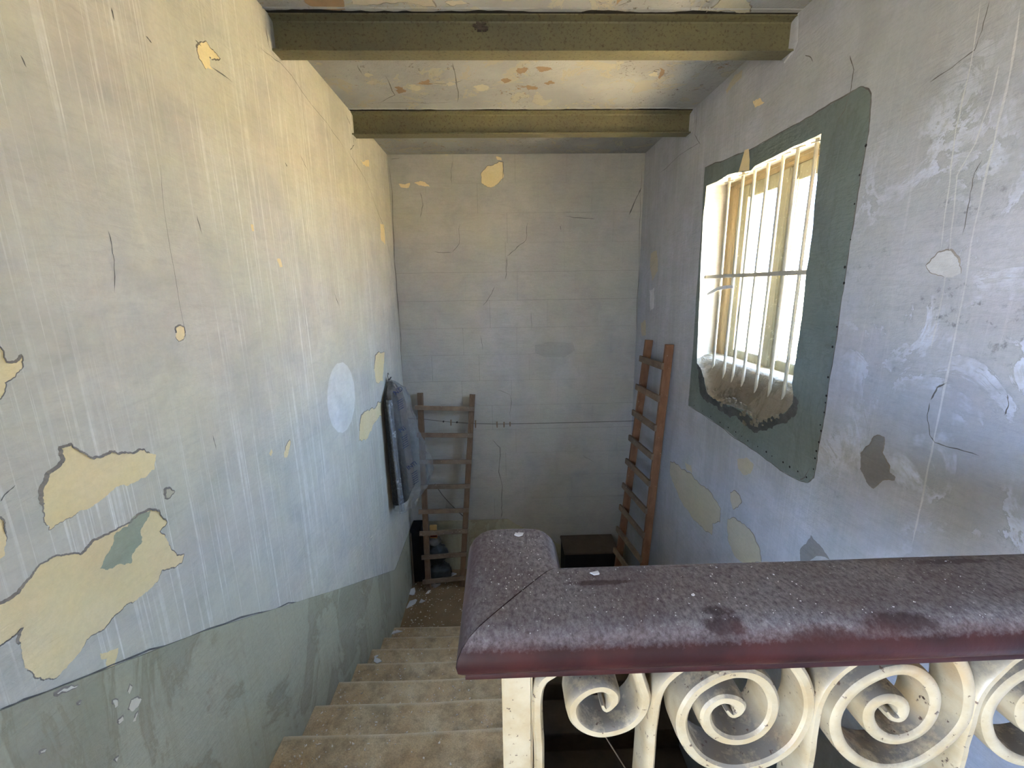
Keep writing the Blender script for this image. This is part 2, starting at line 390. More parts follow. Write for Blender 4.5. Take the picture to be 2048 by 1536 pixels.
def glass_mat():
    n = NT('window_glass', .1); t = n.t
    tr = n.n('ShaderNodeBsdfTransparent'); gl = n.n('ShaderNodeBsdfGlossy'); gl.inputs['Roughness'].default_value = .06
    df = n.n('ShaderNodeBsdfDiffuse'); df.inputs['Color'].default_value = (.7, .66, .55, 1)
    m1 = n.n('ShaderNodeMixShader'); n.put(m1.inputs[0], .06); t.links.new(tr.outputs[0], m1.inputs[1]); t.links.new(gl.outputs[0], m1.inputs[2])
    m2 = n.n('ShaderNodeMixShader'); n.put(m2.inputs[0], n.ramp(n.noise(14, 6, .7), .5, .7, .02, .22)); t.links.new(m1.outputs[0], m2.inputs[1]); t.links.new(df.outputs[0], m2.inputs[2])
    out = [x for x in t.nodes if x.type == 'OUTPUT_MATERIAL'][0]; t.links.new(m2.outputs[0], out.inputs[0]); MAT['glass'] = n.m
glass_mat()
def plastic_mat(name='plastic', d0=.03, d1=.20):
    n = NT(name, .1); t = n.t
    tr = n.n('ShaderNodeBsdfTransparent'); tr.inputs[0].default_value = (.86, .88, .90, 1)
    gl = n.n('ShaderNodeBsdfGlossy'); gl.inputs['Roughness'].default_value = .12; gl.inputs['Color'].default_value = (.8, .78, .74, 1)
    df = n.n('ShaderNodeBsdfDiffuse'); df.inputs['Color'].default_value = (.55, .57, .6, 1)
    lw = n.n('ShaderNodeLayerWeight'); lw.inputs[0].default_value = .35
    m1 = n.n('ShaderNodeMixShader'); n.put(m1.inputs[0], n.ramp(lw.outputs[1], 0, 1, .05, .5)); t.links.new(tr.outputs[0], m1.inputs[1]); t.links.new(gl.outputs[0], m1.inputs[2])
    m2 = n.n('ShaderNodeMixShader'); n.put(m2.inputs[0], n.ramp(n.noise(18, 5, .6), .4, .72, d0, d1)); t.links.new(m1.outputs[0], m2.inputs[1]); t.links.new(df.outputs[0], m2.inputs[2])
    b = n.n('ShaderNodeBump'); b.inputs['Strength'].default_value = 1; b.inputs['Distance'].default_value = .045; n.put(b.inputs['Height'], n.noise(16, 5, .6, dist=2.5))
    for nd in (gl, df): t.links.new(b.outputs[0], nd.inputs['Normal'])
    out = [x for x in t.nodes if x.type == 'OUTPUT_MATERIAL'][0]; t.links.new(m2.outputs[0], out.inputs[0]); MAT[name] = n.m
plastic_mat()
plastic_mat('plastic_fold', .22, .42)
simple('lining_cloth', (.085, .07, .058, 1), (.12, .10, .085, 1), 20, .8)

# ------------------------------------------------------------------ outside
def outside():
    # sunlit stone building across the yard, its top course stepping a little
    root = empty('stone_building', (6.6, 2, LOW)); tag(root, 'sunlit yellow stone wall across the yard, seen through the barred window', 'building')
    MB().box((6.6, -12, LOW-3), (9, 16, .18)).build('wall', MAT['stone_wall_outside'], root)
    MB().box((6.5, -12, .18), (9.1, 16, .30)).build('coping', MAT['stone_wall_outside'], root)
    blk = MB().box((-.02, -.245, -.125), (.03, .245, .125)).build('stone_block', MAT['stone_wall_outside'], root, bevel=.012)
    first = True
    for r in range(10):
        for c in range(15):
            o = blk if first else blk.copy()
            if not first: COL.objects.link(o)
            first = False; o.matrix_parent_inverse = Matrix.Identity(4)
            o.location = Vector((6.6-random.uniform(0, .03), 4.2+c*.5+(r % 2)*.25, .045-r*.255))-root.location
    g = MB().box((1.9, -40, LOW-3.2), (40, 40, LOW-3)).build('floor_yard', MAT['street']); tag(g, kind='structure')
    g = MB().box((L-1.0, -3.4, .36), (L-.31, -.3, .46)).build('trim_porch', MAT['terrace']); tag(g, kind='structure')  # unseen slab added to keep sun and high sky out of the doorway
    g = MB().box((-14, -14, TOP-.25), (L-.32, 8, TOP-.05)).build('floor_terrace', MAT['terrace']); tag(g, kind='structure')
outside()
# ------------------------------------------------------------------ shell
def yz(o): return o
OY0, OY1, OZ1 = -2.9, -.8, .32      # terrace doorway in the left wall, behind the viewer
WL = tag(MB().box((L-.3, OY1, LOW-.1), (L, D+.3, H)).box((L-.3, REAR-.35, LOW-.1), (L, OY0, H)).box((L-.3, OY0, OZ1), (L, OY1, H)).box((L-.3, OY0, LOW-.1), (L, OY1, TOP)).build('wall_left', MAT['wall_paint_left']), kind='structure')
# right wall with the eroded window opening
OPEN_PX = [(1413,372),(1441,359),(1455,350),(1475,345),(1492,343),(1502,341),(1510,332),(1560,307),(1600,288),(1643,267),(1640,300),(1632,380),(1624,470),(1611,560),(1603,640),(1594,700),(1584,768),(1587,790),(1586,806),(1574,822),(1553,836),(1525,846),(1508,838),(1490,822),(1466,813),(1448,808),(1428,798),(1414,785),(1409,760),(1403,740),(1394,726),(1395,690),(1399,600),(1402,520),(1406,440)]
op = ragged(wall2(OPEN_PX, 'x', B), .03, 2)
outer = [Vector((REAR-.35, LOW-.1)), Vector((D+.3, LOW-.1)), Vector((D+.3, H)), Vector((REAR-.35, H))]
loops = [[Vector((p.x, p.y, 0)) for p in outer], [Vector((p.x, p.y, 0)) for p in op]]
tr = tessellate_polygon(loops)
V = [Vector((B, p.x, p.y)) for p in outer+op]
WR = mesh('wall_right', V, [tuple(t) for t in tr], MAT['wall_paint_right']); tag(WR, kind='structure')
# make normals face the room
bm = bmesh.new(); bm.from_mesh(WR.data)
for f in bm.faces:
    if f.normal.x > 0: f.normal_flip()
bm.to_mesh(WR.data); bm.free()
# masonry behind the face: boxes round the frame hole so no light leaks
IY0, IY1, IZ0, IZ1 = 1.93, 3.14, -.60, .665
XF = 1.60
mb = MB()
mb.box((XF, REAR-.35, LOW-.1), (XF+.2, IY0, H)); mb.box((XF, IY1, LOW-.1), (XF+.2, D+.3, H))
mb.box((XF, IY0, LOW-.1), (XF+.2, IY1, IZ0)); mb.box((XF, IY0, IZ1), (XF+.2, IY1, H))
mb.build('masonry', MAT['reveal_paint'], WR)
# reveal: rings from the ragged edge to the frame
def ring_at(t):
    out = []
    for p in op:
        q = Vector((min(max(p.x, IY0+.02), IY1), min(max(p.y, -.49), .655)))
        if p.x > 2.9: q.x = IY1
        if p.y > .56: q.y = .655
        if p.x < 2.02 and p.y > -.5: q.x = IY0
        if p.y < -.5: q.y = -.49
        if p.y < -.52:                       # the broken sill slopes down into the room
            tt = min(1, t*2.4); w = tt*tt*(3-2*tt)
            nz = noise.noise(Vector((p.x*14, p.y*14, t*5)))*.034*(1-abs(2*tt-1))
            out.append(Vector((p.x+(q.x-p.x)*t, p.y+(q.y-p.y)*w+nz)))
        else:
            out.append(Vector((p.x+(q.x-p.x)*t, p.y+(q.y-p.y)*min(1, t*1.3))))
    return out
def reveal():
    V = []; F = []; n = len(op); ts = [0, .06, .14, .25, .38, .55, .8, 1.0]
    for t in ts:
        for p in ring_at(t): V.append(Vector((B+(XF-B)*t, p.x, p.y)))
    up = []; lo = []
    for k in range(len(ts)-1):
        for i in range(n):
            j = (i+1) % n; f = (k*n+i, k*n+j, (k+1)*n+j, (k+1)*n+i)
            (lo if (op[i].y < -.53 and k < 5) else up).append(f)
    mesh('window_reveal', V, up, MAT['reveal_paint'], WR, True)
    mesh('broken_sill', V, lo, MAT['rough_plaster'], WR, True)
reveal()
# painted surround with the opening cut out
SUR = [(1410,335),(1455,318),(1500,300),(1550,272),(1600,245),(1650,215),(1700,186),(1722,173),(1738,178),(1743,188),(1741,220),(1738,262),(1733,290),(1720,370),(1710,430),(1700,490),(1690,560),(1678,640),(1668,710),(1655,790),(1648,840),(1638,890),(1633,930),(1628,955),(1616,966),(1600,962),(1560,940),(1525,913),(1480,882),(1440,852),(1400,825),(1377,811),(1380,770),(1386,700),(1392,600),(1400,500),(1405,420)]
patch('painted_surround', SUR, 'x', B, -1, MAT['surround_green'], WR, lift=.0008, amt=.03, depth=2, holes=[op])
# dark edge of the surround
ribbon('surround_edge', SUR[:12]+SUR[12:25], 'x', B, -1, MAT['crack'], WR, w=.006, lift=.0013, rag=.04)
ribbon('surround_edge', SUR[24:33], 'x', B, -1, MAT['crack'], WR, w=.004, lift=.0013, rag=.04)
patch('soot_stain', [(1395,728),(1398,760),(1400,785),(1416,806),(1440,822),(1468,832),(1492,852),(1515,866),(1545,858),(1575,846),(1594,826),(1597,800),(1588,790),(1586,806),(1574,822),(1553,836),(1525,846),(1508,838),(1490,822),(1466,813),(1448,808),(1428,798),(1414,785),(1409,760),(1403,740)], 'x', B, -1, MAT['soot'], WR, lift=.0012, amt=.22, depth=3)  # ragged dark patch paints the black shading under the broken sill
# tiny dark nail-like spots along the lower and right edges
def spots():
    V = []; F = []
    for (a, b), n_ in (((( 1733,290),(1655,790)), 9), (((1655,790),(1628,955)), 9), (((1616,960),(1380,806)), 15)):
        for k in range(n_):
            t = (k+random.random()*.6)/n_; c = hit(a[0]+(b[0]-a[0])*t, a[1]+(b[1]-a[1])*t, 'x', B)+Vector((-.0016, random.uniform(0, .012), random.uniform(0, .01)))
            r = random.uniform(.003, .006); k0 = len(V); V.append(c+Vector((-.002, 0, 0)))
            for j in range(7):
                V.append(c+Vector((0, math.cos(j*.9)*r, math.sin(j*.9)*r)))
            F += [(k0, k0+1+j, k0+1+(j+1) % 7) for j in range(7)]
    o = mesh('mould_spots', V, F, MAT['dark_gap'], WR); o['kind'] = 'stuff'
spots()
patch('exposed_plaster', [(1490,300),(1498,297),(1500,318),(1499,341),(1486,342),(1477,345)], 'x', B, -1, MAT['limewash_yellow'], WR, lift=.0018, amt=.03)
# ---- back wall: ashlar blocks under the paint, joints just open
WB = MB().box((L-.3, D, LOW-.1), (B+.3, D+.3, H)).build('wall_back', MAT['dark_gap']); tag(WB, kind='structure')
def ashlar():
    z = H; r = 0
    tops = [H, .93, .672, .408, .141, -.125, -.39, -.655, -.92, -1.18, -1.44, -1.70, -1.96, -2.22, -2.462]
    for r in range(len(tops)-1):
        z1, z0 = tops[r], tops[r+1]
        off = [.59, .33, .60, .55, .66, .36, .62, .30][r % 8]
        xs = [L]; x = L+off
        while x < B-.12: xs.append(x); x += random.choice((.47, .5, .53, .56)) 
        xs.append(B)
        for a, b in zip(xs[:-1], xs[1:]):
            g = .0006; pr = .012+random.uniform(-.0008, .0008)
            mbx = MB().box((a+g, D-pr, z0+g), (b-g, D+.002, z1-g))
            mbx.build('block', MAT['wall_paint_back'], WB, bevel=.0011)
ashlar()
YB = D-.0135
# dado on the back wall, falling away to the right
MB().prism([(L, LOW), (L, -2.462), (.057, -2.466), (.14, -2.53), (.45, -2.72), (.62, -2.79), (B, -3.25), (B, LOW)], 'y', D-.017, D).build('dado', MAT['dado_green'], WB)
MB().prism([(.05, -2.462), (B, -2.462), (B, -3.3), (.62, -2.79), (.14, -2.53)], 'y', D-.011, D).build('lower_plaster', MAT['wall_paint_back'], WB)
# dado on the left wall follows the stairs
MB().prism([(OY1, TOP-.5), (OY1, TOP+.62), (.30, TOP+.62), (.43, -.625), (.708, -.785), (1.21, -1.068), (2.2, -1.69), (3.44, -2.455), (3.53, -2.462), (D, -2.462), (D, LOW), (3.2, LOW), (.5, TOP-.6)], 'x', L, L+.006).build('dado', MAT['dado_green'], WL)
# right-hand dado is not seen; rear wall with a tall doorway to the terrace
mb = MB().box((L-.3, REAR-.3, LOW-.1), (B+.45, REAR, H))
tag(mb.build('wall_rear', MAT['wall_paint_left']), kind='structure')
CE = tag(MB().box((L-.3, REAR-.3, H), (B+.45, D+.3, H+.3)).build('ceiling', MAT['ceiling']), kind='structure')
tag(MB().box((L, REAR, TOP-.2), (B, .62, TOP)).build('floor', MAT['terrace']), kind='structure')
tag(MB().box((L, SY0+6*SG, FL-.2), (B, D, FL)).build('floor_landing', MAT['floor_cement']), kind='structure')
tag(MB().box((L-.3, REAR, LOW-.3), (B+.3, D+.3, LOW)).build('floor_lower', MAT['floor_cement']), kind='structure')
# ---- stairs
def stairs():
    root = empty('stone_staircase', (0, SY0, FL)); tag(root, 'worn stone stairs descending beside the left wall to the landing', 'staircase')
    for n in range(-2, 7):
        y1 = SY0+n*SG; y0 = y1-SG-.03; z = SZ0-n*SR
        prof = []
        # nosing with a rounded lip: polygon in (y,z)
        prof = [(y0, z), (y1-.02, z), (y1-.008, z-.003), (y1-.001, z-.010), (y1, z-.02), (y1-.003, z-.030), (y1-.012, z-.036), (y1-.028, z-.040), (y1-.030, z-SR-.0), (y1-.06, z-SR-.03), (y0, z-.10)]
        x0, x1 = L+.008, .045; N = 14; V = []; F = []; m = len(prof)
        for i in range(N+1):
            x = x0+(x1-x0)*i/N; wear = -.008*math.exp(-((x-(L+x1)/2)/.3)**2)
            for k, (yy, zz) in enumerate(prof):
                w = wear*(1 if k in (1, 2, 3, 4) else (.3 if k == 0 else 0)) + (noise.noise(Vector((x*7, n*3.3, k*.4)))*.0035 if k in (1, 2, 3, 4, 5) else 0)
                V.append(Vector((x, yy+(w if k in (3, 4, 5) else 0), zz+w)))
        for i in range(N):
            for k in range(m):
                F.append((i*m+k, i*m+(k+1) % m, (i+1)*m+(k+1) % m, (i+1)*m+k))
        F += [tuple(range(m)), tuple(range(N*m+m-1, N*m-1, -1))]
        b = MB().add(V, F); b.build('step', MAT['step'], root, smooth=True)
    # waist and outer string wall under the flight
    MB().prism([(.64, TOP-.02), (.64, TOP-.55), (SY0+6*SG, LOW+.9), (SY0+6*SG, FL+.10), (.66, -1.6)], 'x', L+.01, .02).build('waist', MAT['floor_cement'], root)
    MB().prism([(.60, TOP-.02), (.60, TOP-.6), (SY0+6*SG, FL-.45), (SY0+6*SG, FL+.03), (SY0+5*SG, FL+.17), (.7, -1.58), (.66, TOP-.05)], 'x', .046, .075).build('string_wall', MAT['dark_wood'], root)
stairs()
def lower_stairs():
    root = empty('stone_staircase', (.7, 2, LOW)); tag(root, 'dark lower flight of stairs turning back under the landing, behind the railing', 'staircase')
    for n in range(10):
        y0 = SY0+6*SG-n*SG; z = FL-(n+1)*SR
        if z < LOW+.02: break
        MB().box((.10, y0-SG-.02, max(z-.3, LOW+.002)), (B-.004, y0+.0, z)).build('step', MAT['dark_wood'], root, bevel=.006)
lower_stairs()
# ------------------------------------------------------------------ left wall decay
def c2(s, ox, oy, pts): return [(ox+x/s, oy+y/s) for x, y in pts]
Lw = lambda pts, m='limewash_yellow', lip=.004, lift=.0008, amt=.17, depth=4, name='exposed_plaster': patch(name, pts, 'x', L, 1, MAT[m], WL, lift, amt, depth, lip)
s2 = 1.7337
Lw(c2(s2, 0, 650, [(205,425),(245,413),(275,440),(320,465),(380,440),(440,445),(500,433),(540,450),(535,500),(500,530),(455,550),(410,560),(360,600),(330,620),(250,665),(170,710),(155,660),(138,600),(140,570),(160,520),(200,490),(215,470)]))
Lw(c2(s2, 0, 650, [(-60,985),(0,965),(60,930),(100,880),(150,825),(200,800),(275,797),(340,740),(380,720),(440,690),(480,655),(520,640),(550,645),(578,685),(552,715),(575,740),(590,770),(612,800),(638,795),(630,825),(600,840),(560,850),(545,890),(490,940),(430,975),(370,1040),(300,1090),(280,1130),(230,1190),(190,1225),(120,1220),(85,1190),(75,1130),(62,1100),(75,1050),(40,1080),(0,1110),(-60,1150)]))
Lw(c2(s2, 0, 650, [(460,665),(520,643),(515,665),(485,720),(492,750),(455,800),(455,825),(410,830),(370,850),(345,845),(365,800),(390,760),(400,720),(440,700)]), 'green_wash', None, .0014)
Lw(c2(s2, 0, 650, [(-60,60),(0,80),(20,130),(50,130),(72,105),(75,150),(50,180),(15,200),(10,240),(0,255),(-60,260)]))
Lw(c2(s2, 0, 650, [(-50,670),(0,670),(10,680),(22,740),(15,800),(0,810),(-50,800)]))
Lw(c2(s2, 0, 650, [(345,1140),(410,1120),(400,1160),(395,1195),(370,1205),(370,1155),(350,1160)]), lip=None)
Lw(c2(s2, 0, 650, [(570,570),(585,565),(605,578),(585,600),(573,600)]), 'limewash_pale', .003)
Lw(c2(s2, 0, 650, [(608,10),(620,2),(638,8),(642,35),(635,50),(620,57),(610,45)]), lip=.003)
Lw(c2(s2, 0, 650, [(985,460),(990,420),(1005,398),(1008,405),(1000,440),(995,460)]), lip=.002)
Lw(c2(s2, 0, 650, [(932,445),(940,430),(945,440),(940,455)]), lip=None)
s1 = 2.195
Lw(c2(s1, 0, 0, [(862,205),(880,185),(905,182),(925,215),(965,258),(945,262),(918,250),(920,285),(948,315),(900,300),(872,255)]), lip=.004)
Lw(c2(s1, 0, 0, [(1100,985),(1112,985),(1115,1015),(1105,1015)]), lip=None)
Lw(c2(s1, 0, 0, [(1215,1135),(1228,1135),(1240,1170),(1228,1175)]), lip=None)
Lw([(750,712),(760,706),(769,705),(767,735),(766,762),(752,765),(748,738)], lip=.003)
Lw([(722,830),(738,822),(762,803),(763,832),(746,850),(730,882),(718,882),(719,850)], lip=.003)
Lw([(760,445),(768,450),(770,490),(762,480)], lip=None)
Lw([(720,318),(738,322),(738,335),(728,330)], lip=None)
scar = [(682+math.cos(a)*28, 795+math.sin(a)*71) for a in np.linspace(0, 2*PI, 18)[:-1]]
Lw(scar, 'scar_paint', None, .0006, .05, 2, 'filler_patch')
for cc in ([(185,1280),(220,1258),(270,1250),(240,1266),(200,1282)],[(455,1300),(475,1290),(490,1298),(480,1320),(460,1340),(445,1330)],[(443,1270),(450,1245),(458,1255),(448,1280)],[(390,1300),(405,1300),(408,1320),(398,1328)],[(408,1370),(425,1355),(428,1370),(412,1383)],[(460,1375),(470,1350),(478,1340),(470,1372)],[(268,1310),(280,1305),(276,1314)],[(136,1480),(160,1470),(155,1480),(140,1484)],[(395,1505),(410,1495),(404,1515)]):
    patch('paint_chip', c2(s2, 0, 650, cc), 'x', L+.006, 1, MAT['chip_white'], WL, .0008, .15, 2, .0015)
crk = lambda pts, w=.004, ax='x', val=L, sg=1, par=WL, rag=.06: ribbon('crack', pts, ax, val, sg, MAT['crack'], par, w, .0009, rag)  # dark ribbons paint the shade inside the cracks
for pts, w in (([(390,80),(402,92)],.005),([(424,135),(465,165)],.004),([(291,72),(303,86)],.007),([(222,15),(228,42)],.004),([(40,110),(52,135)],.004),([(0,1003),(8,990),(30,970)],.002),([(0,1418),(60,1395),(180,1350),(330,1292),(480,1235),(600,1205),(700,1175),(787,1142)],.006),([(570,325),(574,333)],.008),([(668,585),(678,612)],.006),([(215,460),(228,520),(228,585)],.002),([(393,430),(404,470)],.003),([(320,330),(340,500),(365,640),(372,680)],.0015),([(425,870),(432,900)],.003),([(548,1290),(540,1320),(525,1335),(505,1342)],.004),([(645,1220),(640,1250),(652,1300)],.003),([(690,225),(705,262),(708,290),(700,300)],.006),([(695,300),(740,380),(772,470),(790,560)],.004),([(786,610),(792,700)],.005),([(600,310),(615,340)],.004)):  # the long run along the dado top paints its ledge shade
    crk(pts, w)
crk([(530,55),(540,100)], .007); crk([(520,95),(560,125),(640,230),(690,300)], .003)
# back wall cracks and patches
Bw = lambda pts, m='limewash_yellow', lip=.003: patch('exposed_plaster', pts, 'y', YB, -1, MAT[m], WB, .0008, .13, 3, lip)
Bw([(963,345),(975,332),(985,331),(998,323),(1006,324),(1007,340),(1006,356),(995,368),(982,375),(975,374),(963,366)])
Bw([(797,368),(810,369),(820,366),(818,375),(803,375)], lip=None); Bw([(828,366),(840,362),(850,364),(860,373),(845,372)], lip=None)
Bw([(887,305),(897,308),(893,312)], 'limewash_pale', None); Bw([(992,313),(1003,316),(1003,321),(994,319)], 'limewash_yellow', None)
for pts, w in (([(905,322),(902,345),(904,372)],.003),([(1007,325),(1006,368)],.003),([(840,385),(846,410),(840,436)],.004),([(1055,445),(1052,480),(1030,500),(1014,512)],.005),([(1014,512),(1013,545),(1010,560)],.005),([(920,448),(918,488),(905,504)],.004),([(868,503),(905,505)],.004),([(990,572),(975,600),(965,612)],.004),([(1062,622),(1063,660)],.003),([(960,670),(965,700)],.003),([(995,780),(1020,790),(1021,838)],.003),([(985,880),(1000,895),(1002,960),(1004,1010),(1002,1036)],.006),([(1120,452),(1122,460)],.006),([(1130,432),(1165,436),(1190,438)],.004),([(1165,910),(1190,925)],.003),([(780,318),(800,316)],.004)):
    crk(pts, w, 'y', YB, -1, WB, .09)
crk([(1258,430),(1270,402),(1283,375)], .009, 'y', YB, -1, WB, .03)
crk([(778,330),(785,400),(793,560),(800,650),(805,760)], .005, 'y', YB, -1, WB, .03)
crk([(1284,330),(1279,450),(1274,600),(1271,760)], .004, 'y', YB, -1, WB, .03)
patch('filler_patch', [(1070,690),(1100,683),(1145,684),(1150,700),(1130,714),(1090,714),(1070,705)], 'y', YB, -1, MAT['dull_filler'], WB, .0006, .06, 2)
# right wall patches
Rw = lambda pts, m='limewash_pale', lip=.002, name='exposed_plaster': patch(name, pts, 'x', B, -1, MAT[m], WR, .0008, .13, 3, lip)
s5 = 3.0725
Rw(c2(s5, 1080, 640, [(800,870),(850,890),(870,920),(940,960),(1000,1020),(1040,1050),(1080,1110),(1112,1160),(1105,1240),(1060,1250),(1055,1320),(1010,1290),(960,1240),(900,1160),(860,1100),(830,1030),(800,950)]))
Rw(c2(s5, 1080, 640, [(890,870),(930,890),(935,940),(900,920)]), lip=None)
Rw(c2(s5, 1080, 640, [(1170,1060),(1200,1050),(1229,1080),(1240,1120),(1215,1150),(1185,1160),(1170,1110)]))
Rw([(1456,1038),(1470,1036),(1488,1048),(1505,1066),(1520,1100),(1522,1125),(1490,1130),(1468,1110),(1456,1080)])
Rw([(1475,918),(1495,916),(1508,930),(1500,948),(1488,950),(1476,936)], lip=None)
Rw([(1302,507),(1313,500),(1316,540),(1305,562),(1300,530)], 'limewash_pale', None); Rw([(1299,580),(1309,575),(1308,615),(1301,622)], 'pale_paint', None)
Rw([(1282,645),(1291,640),(1292,670),(1284,672)], 'limewash_pale', None)
Rw([(1452,180),(1470,150),(1485,140),(1484,155),(1468,170),(1454,188)], 'limewash_pale', None); Rw([(1506,202),(1520,196),(1529,205),(1510,215)], 'limewash_yellow', None)
Rw(c2(3.656, 1600, 700, [(540,640),(580,625),(615,640),(612,700),(600,745),(620,790),(655,850),(655,900),(695,930),(690,950),(620,945),(580,970),(550,1000),(535,1010),(500,980),(475,930),(440,870),(445,760),(480,715),(515,690)]), 'grey_plaster')
Rw(c2(1.92, 1600, 0, [(485,1020),(530,970),(580,960),(608,990),(618,1050),(590,1065),(500,1045)]), 'pale_paint', .0015, 'filler_patch')
Rw([(1600,1100),(1622,1070),(1640,1090),(1660,1120),(1600,1125)], 'grey_plaster', None)
for pts, w, m in (([(1998,130),(1985,190),(1950,290),(1915,290+60),(1900,500),(1880,620),(1862,700)],.004,'pale_paint'),([(1962,0),(1942,130),(1912,260),(1895,400),(1882,500)],.004,'pale_paint'),([(2040,20),(2020,150),(1990,280),(1950,450),(1925,600),(1895,750),(1870,870),(1845,1000),(1825,1090)],.006,'pale_paint')):
    ribbon('paint_run', pts, 'x', B, -1, MAT[m], WR, w, .0009, .02)
for pts, w in (([(1980,0),(1965,60),(1950,100),(1905,135),(1860,165)],.003),([(1700,110),(1708,140),(1703,175),(1690,220),(1670,250)],.004),([(1860,805),(1855,830),(1860,870),(1870,885),(1900,895),(1960,912)],.003),([(1862,800),(1875,775),(1895,765)],.005),([(1395,215),(1390,270),(1402,290)],.004),([(1320,345),(1375,300),(1400,285)],.003),([(1610,110),(1622,115),(1626,125)],.003),([(1285,560),(1310,520)],.002),([(2015,790),(2018,810),(2010,830)],.003),([(1965,320),(1950,345),(1940,400),(1925,470)],.0025),([(1620,935),(1610,955),(1600,960)],.006)):
    crk(pts, w, 'x', B, -1, WR)

# ------------------------------------------------------------------ ceiling: gaps, plaster beads, beams
def beam(y0, label, w=.085):
    root = empty('steel_beam', ((L+B)/2, y0+w/2, 1.03)); tag(root, label, 'beam')
    z0, z1 = 1.028, H; t = .012; c = y0+w/2
    prof = [(y0, z0), (y0+w, z0), (y0+w, z0+.008), (c+.010, z0+.016), (c+.006, z0+.022), (c+.006, z1-.022), (c+.010, z1-.016), (y0+w, z1-.010), (y0+w, z1-.001), (y0, z1-.001), (y0, z1-.010), (c-.010, z1-.018), (c-.006, z1-.024), (c-.006, z0+.022), (c-.010, z0+.016), (y0, z0+.008)]
    MB().prism(prof, 'x', L+.002, B-.002).build('girder', MAT['beam_paint'], root)
    # mortar packed round both ends
    for sx, x in ((1, L), (-1, B)):
        V = []; F = []; n = 22
        for k in range(n):
            a = 2*PI*k/n; ry, rz = w*.62+noise.noise(Vector((k*.8, y0, sx)))*.02, .085+noise.noise(Vector((k*.9, y0, 5+sx)))*.018
            yy = c+ry*math.copysign(abs(math.cos(a))**.5, math.cos(a)); zz = 1.10+rz*math.copysign(abs(math.sin(a))**.5, math.sin(a))
            zz = min(zz, H)
            V.append(Vector((x, yy+ (yy-c)*.08, zz+(zz-1.10)*.05 if zz < H-.01 else H))); V.append(Vector((x+sx*.006, c+(yy-c)*.9, min(zz, H))))
        F = [(2*k, 2*((k+1) % n), 2*((k+1) % n)+1, 2*k+1) for k in range(n)]+[tuple(range(1, 2*n, 2))]
        mb = MB().add(V, F); mb.build('mortar', MAT['wall_paint_left' if sx > 0 else 'wall_paint_right'], root, smooth=True)
    # dark irregular strip painting the shade between beam and ceiling, and a bead of plaster
    for yy, m, ww, nm in ((y0-.001, 'dark_gap', .016, 'gap'), (y0-.030, 'ceiling', .010, 'plaster_bead')):
        V = []; F = []; n = 120
        for i in range(n+1):
            x = L+(B-L)*i/n; k = noise.noise(Vector((x*4, y0*9, 1.7)))+.5*noise.noise(Vector((x*22, y0*9, .7)))
            wv = max(.0015, ww*(.35+k*(1.3 if nm == 'gap' else .6))); dz = .003 if nm == 'gap' else .005+.005*k
            V += [Vector((x, yy-wv, H-.0002)), Vector((x, yy-wv*.2, H-max(dz, .001))), Vector((x, yy+(.0 if nm == 'gap' else .006), H-(.005 if nm == 'gap' else .0008)))]
        for i in range(n): F += [(3*i, 3*i+3, 3*i+4, 3*i+1), (3*i+1, 3*i+4, 3*i+5, 3*i+2)]
        mesh(nm, V, F, MAT[m], root)
    return root
b1 = beam(2.205, 'olive painted steel beam nearest the viewer, rusty scab at its top edge')
b2 = beam(3.275, 'olive painted steel beam farther back, close to the end wall')
beam(1.13, 'olive painted steel beam above the head of the stairs, out of the picture')
# rust scab under the top flange of the near beam
mb = MB()
for k in range(26):
    c = Vector((hit(962+random.uniform(-14, 12), 38, 'y', 2.23).x, 2.232+random.uniform(-.006, .004), H-.024-random.uniform(0, .030))); s = random.uniform(.003, .009)
    mb.box(c-Vector((s, s*.5, s*.6)), c+Vector((s, s*.5, s*.6)))
mb.build('rust_scab', bpy.data.materials.get('dark_wood'), b1)
Cw = lambda pts, m, lip=.003: patch('exposed_plaster', pts, 'z', H, -1, MAT[m], CE, .001, .15, 3, lip)
simple('brown_stone', (.30, .21, .13, 1), (.22, .15, .09, 1), 8, .9)
Cw([(598,-14),(618,10),(640,17),(690,19),(690,-14)], 'brown_stone'); Cw([(700,-14),(705,8),(760,8),(820,6),(872,14),(862,-2),(850,-14)], 'limewash_pale')
Cw([(890,4),(905,12),(940,8),(920,0)], 'limewash_pale'); Cw([(1410,25),(1450,20),(1500,24),(1500,5),(1480,-10),(1440,0)], 'limewash_pale')
Cw([(1230,12),(1240,2),(1262,-6),(1235,-8)], 'brown_stone', None); Cw([(1320,160),(1330,140),(1318,135)], 'brown_stone', None)
for cx, cy, r in ((736,150,9),(742,165,8),(830,175,14),(850,165,12),(1042,140,13),(1085,137,12),(1010,160,10),(900,168,9),(1060,175,12),(1100,165,10),(1310,148,9),(800,180,13),(960,175,12)):
    pts = [(cx+math.cos(a)*r*random.uniform(.3, 1.3)*1.2, cy+math.sin(a)*r*random.uniform(.25, .7)) for a in np.linspace(0, 2*PI, 12)[:-1]]
    patch('flaked_spot', pts, 'z', H, -1, MAT[random.choice(('brown_stone', 'limewash_pale', 'limewash_pale'))], CE, .001, .3, 3, None)
for pts, w in (([(905,125),(912,160),(915,205)],.006),([(860,165),(905,168),(925,160)],.005),([(770,150),(790,190),(760,205)],.005),([(715,128),(725,150)],.004),([(1235,12),(1262,2),(1250,-5)],.005),([(640,17),(655,0)],.004),([(750,205),(850,206),(900,204)],.004)):
    crk(pts, w, 'z', H, -1, CE)

